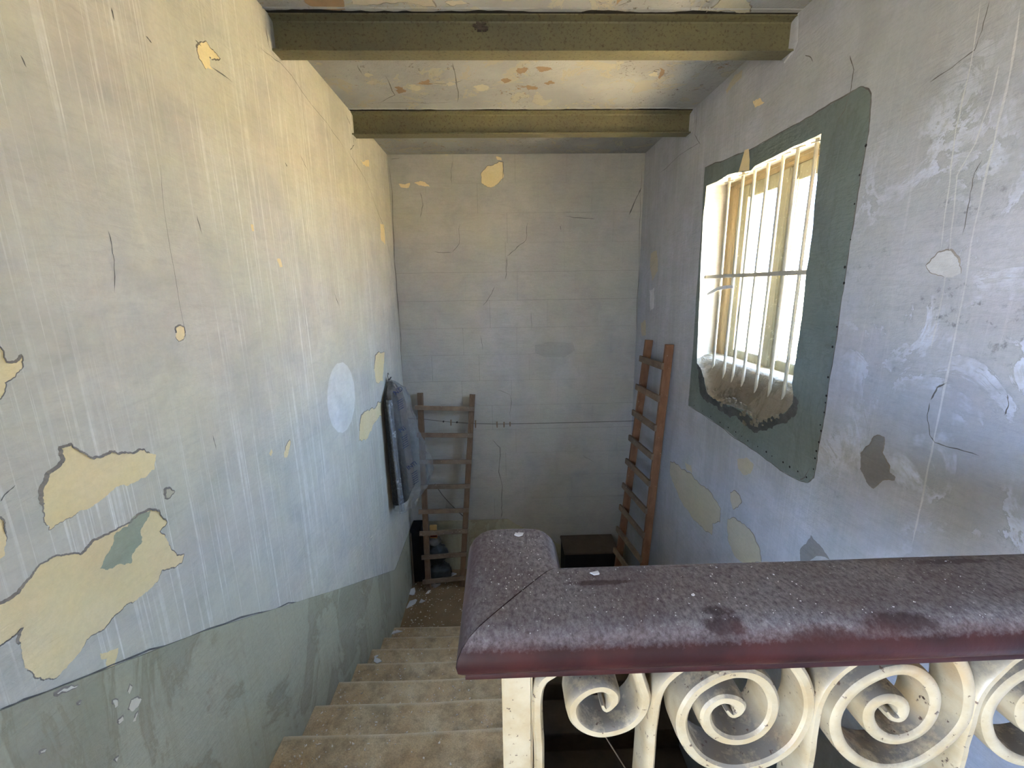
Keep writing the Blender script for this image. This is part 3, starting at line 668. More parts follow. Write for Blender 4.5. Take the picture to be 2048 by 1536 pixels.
# ------------------------------------------------------------------ window
def window():
    root = tag(empty('window_1', (XF, 2.53, -.5)), kind='structure')
    x0, x1 = XF-.01, XF+.07
    FW, FO = MAT['frame_wood'], MAT['frame_olive']
    mb = MB()
    mb.box((x0, 3.02, -.52), (x1, IY1+.01, .67)); mb.box((x0-.006, 3.055, -.52), (x0+.01, 3.075, .66)); mb.box((x0, IY0-.01, -.52), (x1, 1.99, .67))
    mb.box((x0, 1.99, .615), (x1, 3.02, .67)); mb.box((x0, 1.99, -.56), (x1, 3.02, -.50))
    mb.build('window_frame', FW, root, bevel=.004)
    MB().box((x0-.02, IY0, .640), (x0+.01, IY1, .662)).build('window_frame', FW, root, bevel=.004)
    def sash(ya, yb, nm, wl, wr, m):
        # ya < yb; wl is the stile at ya, wr at yb
        b = MB(); xa, xb = x0+.012, x0+.052
        b.box((xa, ya, -.50), (xb, ya+wl, .615)); b.box((xa, yb-wr, -.50), (xb, yb, .615))
        b.box((xa, ya+wl, .535), (xb, yb-wr, .615)); b.box((xa, ya+wl, -.50), (xb, yb-wr, -.435))
        s = b.build('sash', m, root, bevel=.004)
        MB().box((xa-.006, ya+wl-.012, -.44), (xa+.004, ya+wl-.002, .54)).box((xa-.006, yb-wr+.002, -.44), (xa+.004, yb-wr+.012, .54)).build('bead', FW, s)
        MB().box((xa+.018, ya+wl, -.435), (xa+.022, yb-wr, .535)).build('pane', MAT['glass'], s)
    sash(2.515, 3.02, 'left', .085, .125, FO)
    sash(1.99, 2.505, 'right', .085, .075, FO)
    MB().box((x0-.004, 2.485, -.49), (x0+.014, 2.535, .61)).build('meeting_strip', FO, root, bevel=.004)
window()
def grille():
    root = empty('window_grille', (1.42, 2.43, -.55)); tag(root, 'cream painted iron bars across the window in the right wall', 'grille')
    X = 1.42
    tops = [(1458,366),(1487,352),(1512,341),(1540,326),(1568,312),(1596,299),(1635,287)]
    bots = [(1428,723),(1449,730),(1466,736),(1484,757),(1512,768),(1540,778),(1567,782)]
    for (a, b) in zip(tops, bots):
        p = hit(a[0], a[1], 'x', X); q = hit(b[0], b[1], 'x', X); y = (p.y+q.y)/2
        yp = y+(p.y-y)*.6; yq = y+(q.y-y)*.6
        pts = [Vector((X, yq+(yp-yq)*t+noise.noise(Vector((y*5, t*3, 0)))*.004, -.60+1.24*t)) for t in np.linspace(0, 1, 9)]
        MB().tube(pts, .0085, 10).build('bar', MAT['bar_paint'], root, smooth=True)
    p = hit(1405, 554, 'x', X-.004); q = hit(1612, 545, 'x', X-.004)
    MB().beam((X-.004, 1.965, (p.z+q.z)/2), (X-.004, 3.02, (p.z+q.z)/2), .008, .022, Vector((1, 0, 0)), 6, .0015).build('cross_bar', MAT['bar_paint'], root)
    # small collars where the bars meet the head
    for a in tops:
        p = hit(a[0], a[1], 'x', X)
        MB().beam((X-.02, p.y+.012, p.z+.004), (X+.015, p.y-.03, p.z+.008), .012, .006).build('collar', MAT['bar_paint'], root)
    # curled strip hooked on the left bars
    a, b, c = hit(1414, 589, 'x', X-.02), hit(1440, 576, 'x', X-.028), hit(1466, 573, 'x', X-.02)
    pts = smooth_curve([a, a.lerp(b, .5)+Vector((0, 0, .002)), b, c], 4); V = []; F = []
    for i, p in enumerate(pts):
        w = .004+.007*math.sin(PI*min(1, (i+1)/len(pts))*.8); V += [p+Vector((-.002, 0, w)), p+Vector((.002, 0, -w)), p+Vector((.005, 0, -w)), p+Vector((.001, 0, w))]
    for i in range(len(pts)-1):
        for k in range(4): F.append((4*i+k, 4*i+(k+1) % 4, 4*i+4+(k+1) % 4, 4*i+4+k))
    F += [(0, 1, 2, 3), tuple(4*(len(pts)-1)+k for k in (3, 2, 1, 0))]
    tag(MB().add(V, F).build('metal_strip', MAT['plaster_chip']), 'bent pale strip hooked over the left bars of the window', 'strip')
grille()
# loose rubble on the broken sill
def rubble():
    mb = MB()
    spots_ = [(1440,796),(1452,806),(1470,806),(1492,818),(1502,832),(1515,838),(1430,785),(1460,800),(1535,838),(1480,812),(1550,830),(1496,845),(1520,850),(1486,828),(1447,812)]
    for k in range(44):
        a = spots_[k % len(spots_)]; c = hit(a[0]+random.uniform(-8, 8), a[1]+random.uniform(-6, 6), 'x', B-.002); s = random.uniform(.005, .016)
        bmv = [Vector((random.uniform(.2, .5)*sx, random.uniform(.6, 1)*sy, random.uniform(.5, 1)*sz))*s+c for sx in (-1, 1) for sy in (-1, 1) for sz in (-1, 1)]
        mb.add(bmv, [(0,1,3,2),(4,6,7,5),(0,4,5,1),(2,3,7,6),(0,2,6,4),(1,5,7,3)])
    o = mb.build('plaster_rubble', MAT['rough_plaster'], WR); o['kind'] = 'stuff'
rubble()

# ------------------------------------------------------------------ handrail
ZT = -.45
def rail_profile(w):
    """points (u from far edge, dz) going over the top, both edges moulded"""
    e = [(.048, 0), (.030, -.0015), (.018, -.006), (.008, -.015), (.002, -.026), (0, -.036), (.002, -.047), (.008, -.055), (.014, -.057), (.011, -.061), (.011, -.066), (.016, -.070), (.030, -.071)]
    near = [(w-a, b) for a, b in e]; far = [(a, b) for a, b in e]
    return far[::-1]+[(w*.5, .001)]+near
def railing():
    root = empty('stair_railing', (.3, .5, TOP)); tag(root, 'cast iron scroll railing with thick dusty maroon handrail on the upper landing', 'railing')
    y_far, y_near, xr, xl = .648, .472, .099, -.066
    w1 = y_far-y_near; w2 = xr-xl
    P1 = rail_profile(w1); m = len(P1); V = []; F = []; xs = list(np.linspace(0, 1, 40))
    for i, t in enumerate(xs):
        for k, (u, dz) in enumerate(P1):
            xa = xr-(u/w1)*w2+.0006; x = xa+(1.355-xa)*t; y = y_far-u
            V.append(Vector((x, y+noise.noise(Vector((x*3, u*5, 0)))*.0015, ZT+dz+noise.noise(Vector((x*4, u*20, 7)))*.0012)))
    for i in range(len(xs)-1):
        for k in range(m): F.append((i*m+k, i*m+(k+1) % m, (i+1)*m+(k+1) % m, (i+1)*m+k))
    F += [tuple(range(m)), tuple(range((len(xs)-1)*m+m-1, (len(xs)-1)*m-1, -1))]
    MB().add(V, F).build('handrail', MAT['rail'], root, smooth=True)
    # mitred return piece with rounded end
    P2 = rail_profile(w2); V = []; F = []; YE = .752; r = .030
    st = [0, .25, .5, .75]; th = list(np.linspace(0, PI/2, 9))
    cx = (xr+xl)/2; stations = []
    for t in st: stations.append((t, 0))
    for a in th: stations.append((1, a))
    for (t, a) in stations:
        for (u, dz) in P2:
            x = xr-u; ya = y_far-(u/w2)*w1+.0014
            if t < 1: y = ya+(YE-r-ya)*t; sc = 1; dd = 0
            else:
                y = YE-r+r*math.sin(a); inset = r*(1-math.cos(a)); sc = 1-inset/(w2/2); dd = -.008*max(0, math.sin(a))**6
            V.append(Vector((cx+(x-cx)*sc, y, ZT+dz*(1 if t < 1 else (1-.15*(1-math.cos(a))))+dd)))
    n = len(stations)
    for i in range(n-1):
        for k in range(m): F.append((i*m+k, i*m+(k+1) % m, (i+1)*m+(k+1) % m, (i+1)*m+k))
    F += [tuple(range(m)), tuple(range((n-1)*m+m-1, (n-1)*m-1, -1))]
    MB().add(V, F).build('handrail_return', MAT['rail'], root, smooth=True)
    # sloping handrail of the flight, below the return
    a = Vector((.016, .70, ZT-.11)); b = Vector((.016, SY0+6*SG+.05, ZT-.11-.58*(SY0+6*SG+.05-.70)))
    MB().beam(a, b, .07, .05, Vector((1, 0, 0)), 8).build('sloping_handrail', MAT['rail'], root)
    for n_ in range(-2, 7):
        y = SY0+n_*SG-.12; z = SZ0-n_*SR; zt = a.z-.58*(y-a.y)
        MB().beam((.018, y, z-.01), (.018, y, zt), .016, .016).build('baluster', MAT['cream_iron'], root)
    # ---- iron work; front faces on the plane y = YF
    YF, DP, TH = .505, .058, .0185
    def strip(pts, name, th=TH, dp=DP, taper=None, y0=YF, k=5):
        P = smooth_curve([Vector((p.x, 0, p.z)) for p in pts], k); n = len(P); V = []; F = []
        sec = [(-1, .25), (-.85, .06), (-.45, 0), (.45, 0), (.85, .06), (1, .25), (1, .8), (.7, 1), (-.7, 1), (-1, .8)]; m = len(sec)
        for i, p in enumerate(P):
            d = (P[min(i+1, n-1)]-P[max(i-1, 0)]).normalized(); nn = Vector((-d.z, 0, d.x))
            f = 1
            if taper: f = min(1, .25+i/taper)
            for a_, b_ in sec:
                # a shallow hollow along each face, like cast iron
                V.append(Vector((p.x, y0, p.z))+nn*(a_*th/2*f)+Vector((0, b_*dp*(.75+.25*f), 0)))
        for i in range(n-1):
            for q in range(m): F.append((i*m+q, i*m+(q+1) % m, (i+1)*m+(q+1) % m, (i+1)*m+q))
        F += [tuple(range(m)), tuple(range((n-1)*m+m-1, (n-1)*m-1, -1))]
        return MB().add(V, F).build(name, MAT['cream_iron'], root, smooth=True)
    q = lambda s, ox, oy, pts: [hit(ox+x/s, oy+y/s, 'y', YF) for x, y in pts]
    ZB = TOP+.10
    top_z = ZT-.066
    def up(p, dx): return Vector((p.x+dx, p.y, top_z))
    # newel bar
    pa, pb = hit(1003, 1355, 'y', YF), hit(1065, 1355, 'y', YF)
    MB().box((pa.x, YF, TOP), (pb.x, YF+.05, top_z)).build('newel_bar', MAT['cream_iron'], root, bevel=.003)
    # first bar curving right under the rail
    def bar(pts, th=TH*.95):
        b0 = pts[0]; d = (pts[1]-pts[0]); foot = Vector((b0.x-.004, b0.y, ZB)); mid = Vector((b0.x-.002, b0.y, (ZB+b0.z)/2))
        return strip([foot, mid]+pts, 'baluster', th)
    bar(q(7.314, 1060, 1340, [(140,1434),(125,1000),(110,600),(130,330),(200,180),(330,90),(450,10)]))
    bar(q(5.12, 1300, 1320, [(5,1106),(25,800),(50,600),(80,420),(145,270),(250,160),(350,90),(440,30)]))
    b2p = q(5.146, 1650, 1300, [(-150,1214),(-105,900),(-60,640),(-10,500),(60,380),(180,250),(330,140),(450,60)])
    b3p = q(5.146, 1650, 1300, [(1410,1214),(1460,1000),(1530,780),(1590,560),(1680,400),(1800,270),(1950,130),(2080,50)])
    bar(b2p); bar(b3p)
    strip(q(7.314, 1060, 1340, [(1060,520),(1120,600),(1230,500),(1245,400),(1180,325),(1080,290),(960,300),(840,345),(730,420),(650,520),(630,640),(680,770),(800,880),(950,940),(1100,950),(1300,910),(1480,830),(1620,690),(1690,550),(1700,400),(1650,250),(1590,60),(1540,-60)]), 'scroll', TH*1.02, taper=14)
    strip(q(5.12, 1300, 1320, [(790,520),(850,580),(920,545),(935,480),(850,430),(740,425),(640,480),(585,560),(590,660),(640,745),(740,815),(860,845),(1000,830),(1140,760),(1240,640),(1280,500),(1265,380),(1190,250),(1060,170),(900,155),(760,185),(620,250),(480,350),(385,480),(335,620),(345,760),(400,890),(500,1010),(640,1095),(820,1140),(1020,1125),(1250,1050),(1450,915),(1570,750),(1640,570),(1645,390),(1590,210),(1490,60),(1420,-20)]), 'scroll', TH*1.1, taper=16)
    s3 = q(5.146, 1650, 1300, [(640,640),(700,710),(780,720),(830,660),(815,580),(740,535),(640,525),(540,565),(480,640),(470,740),(515,840),(600,910),(730,945),(880,915),(1020,835),(1120,710),(1160,560),(1135,430),(1050,310),(920,235),(780,225),(620,260),(450,340),(300,450),(180,600),(125,750),(135,880),(190,1010),(290,1115),(410,1190),(570,1240),(770,1235),(980,1170),(1180,1045),(1350,895),(1470,720),(1510,520),(1500,350),(1450,200),(1380,80),(1330,0)])
    strip(s3, 'scroll', TH*1.15, taper=16)
    pitch = hit(1976, 1440, 'y', YF).x-hit(1673, 1440, 'y', YF).x
    for k in (1, 2):
        off = Vector((pitch*k, 0, 0))
        if k == 1: strip([p+off for p in s3], 'scroll', TH*1.15, taper=16)
        if (b3p[-1]+off).x < B-.04: bar([p+off for p in b3p])
    # lower run of the panel, below the frame
    for x in (.02, .2, .42, .66, .9, 1.12, 1.34):
        MB().box((x-.008, YF+.01, TOP), (x+.008, YF+.035, ZB+.02)).build('foot', MAT['cream_iron'], root)
    MB().box((0, YF+.005, ZB-.012), (B-.004, YF+.045, ZB+.012)).build('bottom_rail', MAT['cream_iron'], root, bevel=.003)
    return root
RAIL = railing()
# a length of string hanging in the well, seen below the first scroll
tag(MB().tube([hit(1150, 1390, 'y', 1.0), hit(1213, 1477, 'y', 1.02), hit(1250, 1536, 'y', 1.05), hit(1275, 1585, 'y', 1.06)], .0022, 6).build('string', MAT['peg_wood']), 'thin brown string hanging in the stairwell behind the smallest scroll', 'string')

# ------------------------------------------------------------------ chips and crumbs
def chip(name, c, r, th, m, flat='z', rot=0, n=7):
    V = []; c = Vector(c)
    ang = sorted(random.uniform(0, 2*PI) for _ in range(n)); rr = [r*random.uniform(.65, 1.15) for _ in ang]
    curl = random.uniform(0, .25)*r
    for s_ in (0, th):
        for a, q_ in zip(ang, rr):
            x, y = math.cos(a)*q_, math.sin(a)*q_*.62
            xx, yy = x*math.cos(rot)-y*math.sin(rot), x*math.sin(rot)+y*math.cos(rot)
            V.append(c+Vector((xx, yy, s_+curl*(q_/r)**2*abs(math.cos(a)))))
    F = [tuple(range(n-1, -1, -1)), tuple(range(n, 2*n))]+[(i, (i+1) % n, n+(i+1) % n, n+i) for i in range(n)]
    return V, F
def one(px, py, z, r, th, label, name='plaster_chip', m='plaster_chip', cat='plaster chip', rot=None):
    c = hit(px, py, 'z', z); V, F = chip(name, c, r, th, m, rot=random.uniform(0, 3) if rot is None else rot)
    o = MB().add(V, F).build(name, MAT[m]); return tag(o, label, cat)
def tread_z(n): return SZ0-n*SR-.003
one(1038, 1070, ZT+.0006, .010, .0015, 'white paint flake near the far rounded end of the handrail', rot=.2)
one(1190, 1147, ZT+.0012, .009, .0015, 'largest white flake near the inner corner of the handrail', rot=0)
one(1386, 1190, ZT+.0006, .0035, .0012, 'tiny white flake in the middle of the handrail top')
one(755, 1323, tread_z(3), .035, .006, 'white plaster chip on the middle step beside the left wall')
one(752, 1313, tread_z(3), .02, .005, 'smaller plaster chip touching the one on the middle step')
one(794, 1266, tread_z(5), .045, .006, 'flat pale chip on the second step above the landing', rot=.3)
one(966, 1470, tread_z(1), .022, .004, 'long grey chip on the nearest step by the newel', rot=1.1)
one(823, 1186, FL+.002, .085, .008, 'large white plaster shard against the left wall on the landing', rot=1.2)
one(821, 1208, FL+.002, .075, .008, 'white plaster shard nearest the stairs on the landing', rot=.6)
one(840, 1203, FL+.002, .05, .008, 'triangular plaster shard in the middle of the landing rubble', rot=.1)
one(856, 1185, FL+.002, .035, .008, 'small plaster shard just in front of the left ladder foot')
one(872, 1171, FL+.002, .06, .008, 'pale flat shard behind the left ladder foot', rot=.1)
one(904, 1149, FL+.002, .05, .008, 'pale chip at the far side of the landing beside the bags', rot=.1)
mb = MB()
for k in range(520):
    n_ = random.choice([0, 0, 1, 1, 2, 2, 3, 4, 5, 6]); x = L+.02+abs(random.gauss(0, .33)) if random.random() < .6 else random.uniform(L+.03, .03)
    if x > .03: continue
    y = SY0+n_*SG-random.uniform(.03, .27); V, F = chip('c', (x, y, SZ0-n_*SR-.001), random.uniform(.003, .009), .003, None, rot=random.uniform(0, 3), n=5); mb.add(V, F)
for k in range(240):
    x = L+.03+abs(random.gauss(0, .38)); y = random.uniform(SY0+6*SG+.02, D-.15)
    V, F = chip('c', (x, y, FL+.001), random.uniform(.003, .013), .003, None, rot=random.uniform(0, 3), n=5); mb.add(V, F)
o = mb.build('plaster_crumbs', MAT['crumb']); o['kind'] = 'stuff'; tag(o, 'scattered plaster crumbs over the steps and the half landing', 'debris')
mb = MB()
for k in range(190):
    if random.random() < .75:
        x = random.gauss(.26, .28); y = random.uniform(.50, .625)
        if x < -.04 or x > 1.3 or (x < .08 and y < .5): continue
        pass
    else: x = random.uniform(-.03, .07); y = random.uniform(.55, .72)
    V, F = chip('c', (x, y, ZT+.001), random.uniform(.0006, .0017), .0008, None, rot=random.uniform(0, 3), n=5); mb.add(V, F)
o = mb.build('paint_specks', MAT['plaster_chip']); o['kind'] = 'stuff'; tag(o, 'white paint specks scattered over the dusty handrail top', 'debris')

# ------------------------------------------------------------------ ladders
def ladder_back():
    tl, tr_ = hit(840, 786, 'y', 4.21), hit(945, 789, 'y', 4.21)
    fl, fr = hit(857, 1180, 'z', FL), hit(924, 1172, 'z', FL)
    root = empty('wooden_ladder', (fl+fr)/2); tag(root, 'narrow weathered brown ladder against the back wall, left of the two', 'ladder')
    for a, b in ((tl, fl), (tr_, fr)):
        MB().beam(b+Vector((0, 0, .004)), a, .055, .04, Vector((1, 0, 0)), 8, .0012).build('stile', MAT['ladder_wood'], root)
    n = (tl-fl).normalized().cross(Vector((1, 0, 0))).normalized()
    if n.y > 0: n = -n
    for py, dx0, dx1 in ((815,.02,.02),(869,.012,.03),(922,-.0,.03),(972,-.0,.03),(1021,.03,.02),(1064,.03,.03),(1111,.02,.03),(1160,.02,.03)):
        # plane of the ladder: find the point on the left stile with this image height
        best = min((abs(768-FPX*((fl.lerp(tl, t)).dot(RU)/(fl.lerp(tl, t)).dot(RF))-py), t) for t in np.linspace(0, 1, 400))[1]
        p, q_ = fl.lerp(tl, best), fr.lerp(tr_, best); d = (q_-p).normalized()
        MB().beam(p-d*(.03+dx0)+n*.031, q_+d*(.03)+n*.031, .045, .02, Vector((0, .2, 1)), 5, .001).build('rung', MAT['rung_wood'], root)
ladder_back()
def ladder_right():
    ta = hit(1298, 680, 'x', 1.318); tb = hit(1339, 689, 'x', 1.318)
    def foot(px, py, top):
        h = hit(px, py, 'y', top.y); d = h-top; return top+d*((FL+.004-top.z)/d.z)
    fa, fb = foot(1238, 1115, ta), foot(1290, 1115, tb)
    root = empty('wooden_ladder', (fa+fb)/2); tag(root, 'long red-brown paint-spattered ladder leaning on the right wall in the corner', 'ladder')
    for a, b in ((ta, fa), (tb, fb)):
        MB().beam(b, a, .064, .030, Vector((1, 0, 0)), 8, .001).build('stile', MAT['ladder_red'], root)
    u = (ta-fa).normalized(); n = u.cross(Vector((0, 1, 0))).normalized()
    if n.x > 0: n = -n
    for py in (718, 775, 827, 877, 924, 973, 1017, 1060, 1103, 1146, 1189):
        t = min((abs(768-FPX*((fa.lerp(ta, t)).dot(RU)/(fa.lerp(ta, t)).dot(RF))-py), t) for t in np.linspace(0, 1, 500))[1]
        p, q_ = fa.lerp(ta, t)+n*.046, fb.lerp(tb, t)+n*.046; d = (q_-p).normalized()
        MB().beam(p-d*.03, q_+d*.025, .052, .02, u, 5, .001).build('rung', MAT['rung_wood'], root)
    return fa, fb, ta, tb
LR = ladder_right()

# ------------------------------------------------------------------ clothesline and pegs
def line():
    a, b = Vector((L, 4.16, -1.255)), Vector((B, 4.16, -1.345)); Y = 4.16
    pts_px = [(842,838),(870,841),(900,844),(950,847),(1000,848),(1060,847),(1150,845),(1262,842)]
    pts = [Vector((L, Y, hit(806, 836, 'y', Y).z))]+[hit(x, y, 'y', Y) for x, y in pts_px]+[Vector((B, Y, hit(1290, 841, 'y', Y).z))]
    tag(MB().tube(smooth_curve(pts, 3), .0026, 6).build('clothesline', MAT['cord']), 'thin dark clothesline strung across the back of the stairwell', 'clothesline')
    def peg(px, py, h, tilt, label):
        c = hit(px, py, 'y', Y-.002); root = empty('clothes_peg', c); tag(root, label, 'clothes peg', 'pegs on the clothesline')
        for s_ in (-1, 1):
            MB().beam(c+Vector((s_*.0045+tilt*.4, -.004, h*.5)), c+Vector((s_*.002-tilt*.4, -.004, -h*.5)), .0065, .009).build('peg_half', MAT['peg_wood'], root)
        MB().tube([c+Vector((-.007, -.004, .002)), c+Vector((.007, -.004, .002))], .0045, 8).build('spring', MAT['iron_wire'], root)
    peg(902, 845, .062, .003, 'pale clothes peg between two dark knots, behind the left ladder')
    peg(951, 848, .078, 0, 'tallest clothes peg, just right of the left ladder')
    peg(994, 849, .06, -.002, 'first clothes peg in the cluster of three')
    peg(1008, 849, .055, .002, 'middle clothes peg of the cluster of three')
    peg(1020, 848, .045, 0, 'rightmost and shortest clothes peg of the cluster of three')
    for px, py, lb in ((887, 843, 'dark knot on the clothesline left of the pale peg'), (914, 844.5, 'dark knot on the clothesline right of the pale peg')):
        c = hit(px, py, 'y', Y); bm = bmesh.new(); bmesh.ops.create_icosphere(bm, subdivisions=2, radius=.0095)
        for v in bm.verts: v.co = Vector((v.co.x, v.co.y, v.co.z))*(1+.25*noise.noise(v.co*200))+c
        me = bpy.data.meshes.new('knot'); bm.to_mesh(me); bm.free(); me.materials.append(MAT['iron_wire']); o = bpy.data.objects.new('knot', me); COL.objects.link(o); tag(o, lb, 'knot')
line()
# loose cord slung from the ladder
tag(MB().tube(smooth_curve([hit(870, 968, 'y', 4.12), hit(885, 990, 'y', 4.12), hit(905, 1012, 'y', 4.12), hit(930, 1036, 'y', 4.1)], 4), .004, 6).build('cord', MAT['cord']), 'slack cord running diagonally behind the lower rungs of the left ladder', 'cord')

# ------------------------------------------------------------------ coat in a plastic cover on the left wall
def coat():
    Y0 = 3.70; hook = hit(776, 752, 'x', L+.02)
    Y0 = hook.y
    root = empty('hanging_coat', (L+.1, Y0, -1.9)); tag(root, 'dark coat in a clear dry-cleaning cover hung on the left wall', 'coat')
    # section at a height: centre y, half width along the wall, thickness from wall, fold amp
    def shell(levels, off, name, m, folds, amp, seed, thick=0, open_bottom=False):
        V = []; F = []; n = 56
        for (z, yc, hw, d0, d1) in levels:
            for k in range(n):
                a = 2*PI*k/n; cx = (d0+d1)/2; rx = (d1-d0)/2+off; ry = hw+off
                f = 1+amp*math.sin(a*folds+seed+z*1.3)*(1 if z < levels[1][0] else .3)+.05*noise.noise(Vector((math.cos(a)*2, math.sin(a)*2, z*4+seed)))
                x = cx+math.copysign(abs(math.cos(a))**.8, math.cos(a))*rx*f; y = yc+math.copysign(abs(math.sin(a))**.9, math.sin(a))*ry*(1+(f-1)*.5)
                V.append(Vector((max(L+.003+off*.2, L+x), y, z)))
        m_ = len(levels)
        for i in range(m_-1):
            for k in range(n): F.append((i*n+k, i*n+(k+1) % n, (i+1)*n+(k+1) % n, (i+1)*n+k))
        F.append(tuple(range(n)))
        if not open_bottom: F.append(tuple(range((m_-1)*n+n-1, (m_-1)*n-1, -1)))
        return MB().add(V, F).build(name, m, root, smooth=True)
    zt = hook.z-.05
    coat_l = [(zt, Y0, .03, .01, .05), (zt-.04, Y0-.01, .10, .008, .075), (zt-.10, Y0-.02, .19, .006, .10), (zt-.16, Y0-.03, .215, .006, .115), (zt-.35, Y0-.035, .215, .006, .13), (zt-.6, Y0-.045, .205, .006, .14), (zt-.85, Y0-.05, .20, .006, .15), (zt-1.03, Y0-.055, .19, .006, .15)]
    shell(coat_l, 0, 'coat_body', MAT['coat_cloth'], 5, .05, .4)
    cov = [(zt+.015, Y0, .022, .005, .045), (zt-.03, Y0, .09, .004, .09), (zt-.09, Y0-.01, .19, .004, .15), (zt-.17, Y0+.0, .23, .004, .17), (zt-.35, Y0+.01, .235, .004, .20), (zt-.55, Y0+.02, .24, .004, .25), (zt-.72, Y0+.03, .25, .004, .31), (zt-.86, Y0+.04, .25, .004, .335), (zt-.95, Y0+.03, .24, .004, .30), (zt-1.04, Y0+.01, .225, .004, .23), (zt-1.12, Y0, .20, .01, .19)]
    # resample for a crumpled skin
    lv = []
    for i in range(len(cov)-1):
        for k in range(4):
            t = k/4; lv.append(tuple(a+(b-a)*t for a, b in zip(cov[i], cov[i+1])))
    lv.append(cov[-1])
    o = shell(lv, .004, 'plastic_cover', MAT['plastic'], 7, .11, 1.1, open_bottom=True)
    for v in o.data.vertices:
        p = v.co; k = noise.noise(p*13)*.020+noise.noise(p*34)*.007
        w = min(1, max(0, (p.x-L)/.12)); v.co = p+Vector((k*w, k*.5*w, 0))
    lap = [(zt-.05, Y0+.02, .05, .03, .075), (zt-.10, Y0+.03, .12, .03, .112), (zt-.2, Y0+.03, .135, .03, .135), (zt-.5, Y0+.02, .13, .04, .155), (zt-.8, Y0+.01, .12, .06, .17), (zt-.98, Y0, .11, .07, .175)]
    shell(lap, 0, 'lining', MAT['lining_cloth'], 4, .05, 2.2)
    # folded back sleeve of plastic with printed marks, a strip down the front
    def strip2(x0, x1, z0, z1, nm, m, dy=0, wob=.01):
        V = []; F = []; nz, nx = 24, 5
        for i in range(nz+1):
            t = i/nz
            for j in range(nx+1):
                s_ = j/nx; x = L+x0+(x1-x0)*s_+.035*t; z = z0+(z1-z0)*t
                y = Y0-.235+dy-.01*math.sin(s_*PI)*1.5+wob*noise.noise(Vector((s_*3, t*5, x0*20)))
                V.append(Vector((x, y, z)))
        for i in range(nz):
            for j in range(nx): a = i*(nx+1)+j; F.append((a, a+1, a+nx+2, a+nx+1))
        return mesh(nm, V, F, m, root, True)
    strip2(.05, .10, zt-.10, zt-1.09, 'cover_fold', MAT['plastic_fold'], 0)
    strip2(.058, .085, zt-.13, zt-1.10, 'cover_fold', MAT['plastic_fold'], -.016)
    # lettering on the cover
    def letters(txt, px, py, size, yy):
        cu = bpy.data.curves.new('printing', 'FONT'); cu.body = txt; cu.size = size; cu.extrude = .0004; cu.align_x = 'CENTER'
        tmp = bpy.data.objects.new('tmp', cu); COL.objects.link(tmp)
        dg = bpy.context.evaluated_depsgraph_get(); me = bpy.data.meshes.new_from_object(tmp.evaluated_get(dg)); bpy.data.objects.remove(tmp)
        c = hit(px, py, 'y', yy); M = Matrix.Translation(c) @ Matrix.Rotation(.6, 4, 'Y').inverted() @ Matrix.Rotation(PI/2, 4, 'X')
        me.transform(M); me.materials.append(MAT['blue_print']); o = bpy.data.objects.new('printing', me); COL.objects.link(o)
        o.parent = root; o.matrix_parent_inverse = Matrix.Translation(root.location).inverted()
    yy = Y0-.25
    letters('ND', 799, 785, .055, yy); letters('NI', 807, 862, .055, yy); letters('INTI', 826, 934, .05, yy)
    mb = MB()
    for (px, py, n_) in ((800, 800, 5), (809, 872, 6), (829, 944, 6)):
        for k in range(n_):
            a = hit(px-6+k*.7, py+k*4.2+4, 'y', yy); b = hit(px+5+k*.7, py+k*4.2-3, 'y', yy); mb.beam(a, b, .001, .004, Vector((0, 1, 0)))
    mb.build('printing', MAT['blue_print'], root)
    # wire hanger
    h = hook
    pts = [h+Vector((.0, .0, -.05)), h+Vector((0, 0, -.02)), h+Vector((.0, -.012, .0)), h+Vector((0, -.004, .022)), h+Vector((0, .016, .022)), h+Vector((0, .024, .006))]
    MB().tube(smooth_curve(pts, 4), .0025, 7).build('hanger_hook', MAT['iron_wire'], root, smooth=True)
    MB().beam((L, h.y-.05, h.z-.022), (L+.05, h.y-.05, h.z-.022), .012, .012).beam((L+.04, h.y-.06, h.z-.022), (L+.04, h.y+.02, h.z-.016), .008, .01).build('wall_hook', MAT['iron_wire'], root)
coat()

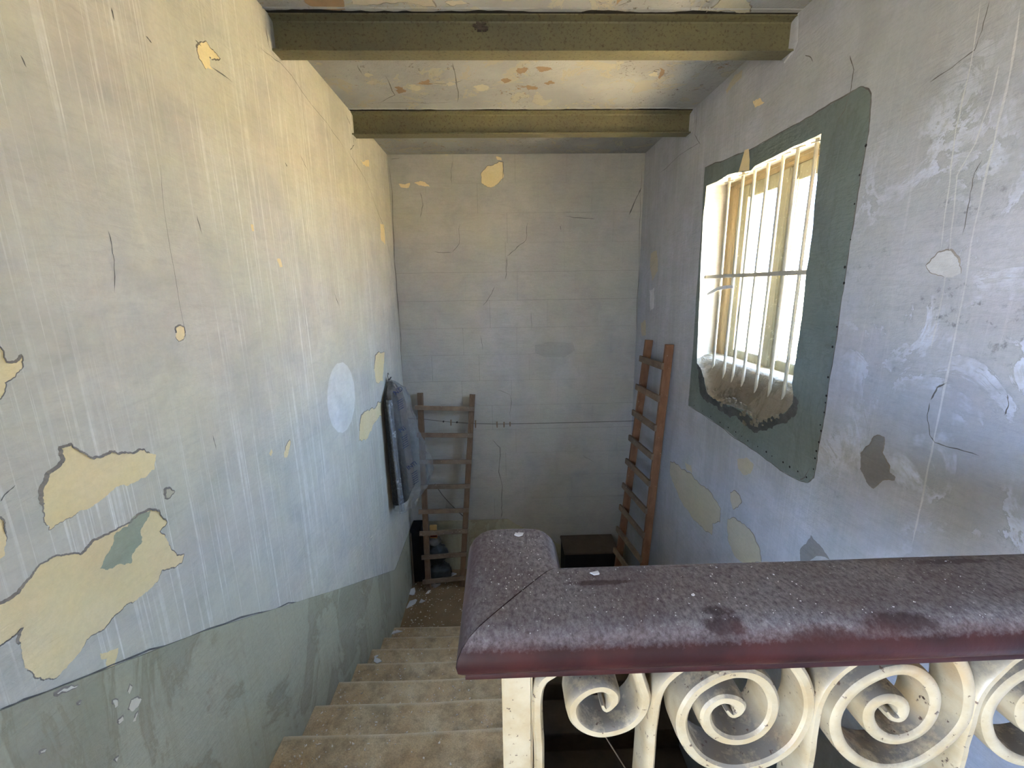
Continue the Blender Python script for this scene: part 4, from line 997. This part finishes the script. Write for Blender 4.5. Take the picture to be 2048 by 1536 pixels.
# ------------------------------------------------------------------ landing clutter
def clutter():
    # black narrow cupboard in the corner
    fb = hit(848, 1164, 'z', FL); y0 = fb.y; x1 = fb.x
    top = hit(835, 1044, 'y', min(y0+.15, D-.05)).z
    root = empty('black_cupboard', ((L+x1)/2, (y0+D)/2, FL)); tag(root, 'tall black board-sided cupboard in the left corner of the landing', 'cupboard')
    xa = L+.012; yb = D-.022
    MB().box((xa, y0, FL+.002), (x1, yb, top)).build('body', MAT['black_wood'], root, bevel=.004)
    MB().box((xa+.012, y0-.008, FL+.03), (x1-.012, y0-.0005, top-.03)).build('door', MAT['black_wood'], root, bevel=.002)
    # pole beside it
    a = hit(817, 1032, 'x', L+.02)
    tag(MB().tube([Vector((L+.022, y0-.05, FL+.002)), Vector((L+.022, y0-.03, FL+.6))], .009, 8).build('pole', MAT['dark_wood']), 'thin dark pole standing in the corner beside the black cupboard', 'pole')
    def bag(px, py, y, rx, ry, rz, label, m, tie=True, seed=0, z=None):
        c = hit(px, py, 'y', y)
        if z is not None: c.z = z
        root = empty('plastic_bag', c-Vector((0, 0, rz))); tag(root, label, 'bag')
        bm = bmesh.new(); bmesh.ops.create_icosphere(bm, subdivisions=4, radius=1)
        for v in bm.verts:
            p = v.co.copy(); n1 = noise.noise(p*1.8+Vector((seed, 0, 0)))*.22+abs(noise.noise(p*4+Vector((0, seed, 0))))*.16
            p *= 1+n1; p.z = max(p.z, -.86)
            if p.z > .6: p.x *= .65; p.y *= .65
            v.co = Vector((p.x*rx, p.y*ry, p.z*rz))+c
        me = bpy.data.meshes.new('bag_body'); bm.to_mesh(me); bm.free(); me.materials.append(m); me.shade_smooth()
        o = bpy.data.objects.new('bag_body', me); COL.objects.link(o); o.parent = root; o.matrix_parent_inverse = Matrix.Translation(root.location).inverted()
        if tie:
            for s_ in (-1, 1):
                MB().tube([c+Vector((0, 0, rz*.85)), c+Vector((s_*rx*.25, -.01, rz*1.05)), c+Vector((s_*rx*.5, -.01, rz*1.2))], [.012, .009, .004], 7).build('handle', m, root, smooth=True)
        return c
    r1 = .105
    bag(877, 1140, 4.10, .135, .10, .115, 'glossy black plastic bag on the landing floor behind the left ladder', MAT['bag_plastic'], True, 3, FL+.10)
    bag(872, 1092, 4.12, .115, .09, .13, 'dark grey-green plastic bag stacked on the black one', MAT['bag_plastic'], True, 8, FL+.31)
    bag(866, 1068, 4.10, .075, .06, .055, 'crumpled pale bag on top of the dark ones, under the orange packet', MAT['bag_pale'], False, 5, FL+.47)
    c = hit(866, 1044, 'y', 4.09); c.z = FL+.58
    root = empty('food_packet', c-Vector((0, 0, .07))); tag(root, 'orange and yellow packet propped behind the left ladder', 'packet')
    w = .036
    MB().box(c+Vector((-w, -.012, -.075)), c+Vector((w, .012, .075))).build('carton', MAT['yellow_print'], root, bevel=.003)
    MB().box(c+Vector((-w-.0005, -.0128, -.06)), c+Vector((w+.0005, -.012, .015))).build('orange_panel', MAT['orange_print'], root)
    MB().box(c+Vector((-w+.004, -.0136, -.055)), c+Vector((w-.004, -.0128, -.038))).build('maroon_stripe', MAT['maroon_print'], root)
    # low dark chest at the back right
    zt = -2.675; xa, xb = .622, 1.19; ya = 3.93
    root = empty('low_chest', ((xa+xb)/2, 4.1, FL)); tag(root, 'low dark wooden chest against the back wall beside the right ladder', 'chest')
    MB().box((xa+.01, ya+.012, FL+.002), (xb-.01, D-.022, zt-.022)).build('body', MAT['black_wood'], root, bevel=.003)  # black body colour paints the shadow on the chest front
    MB().box((xa, ya, zt-.022), (xb, D-.019, zt)).build('lid', MAT['dark_wood'], root, bevel=.004)
clutter()
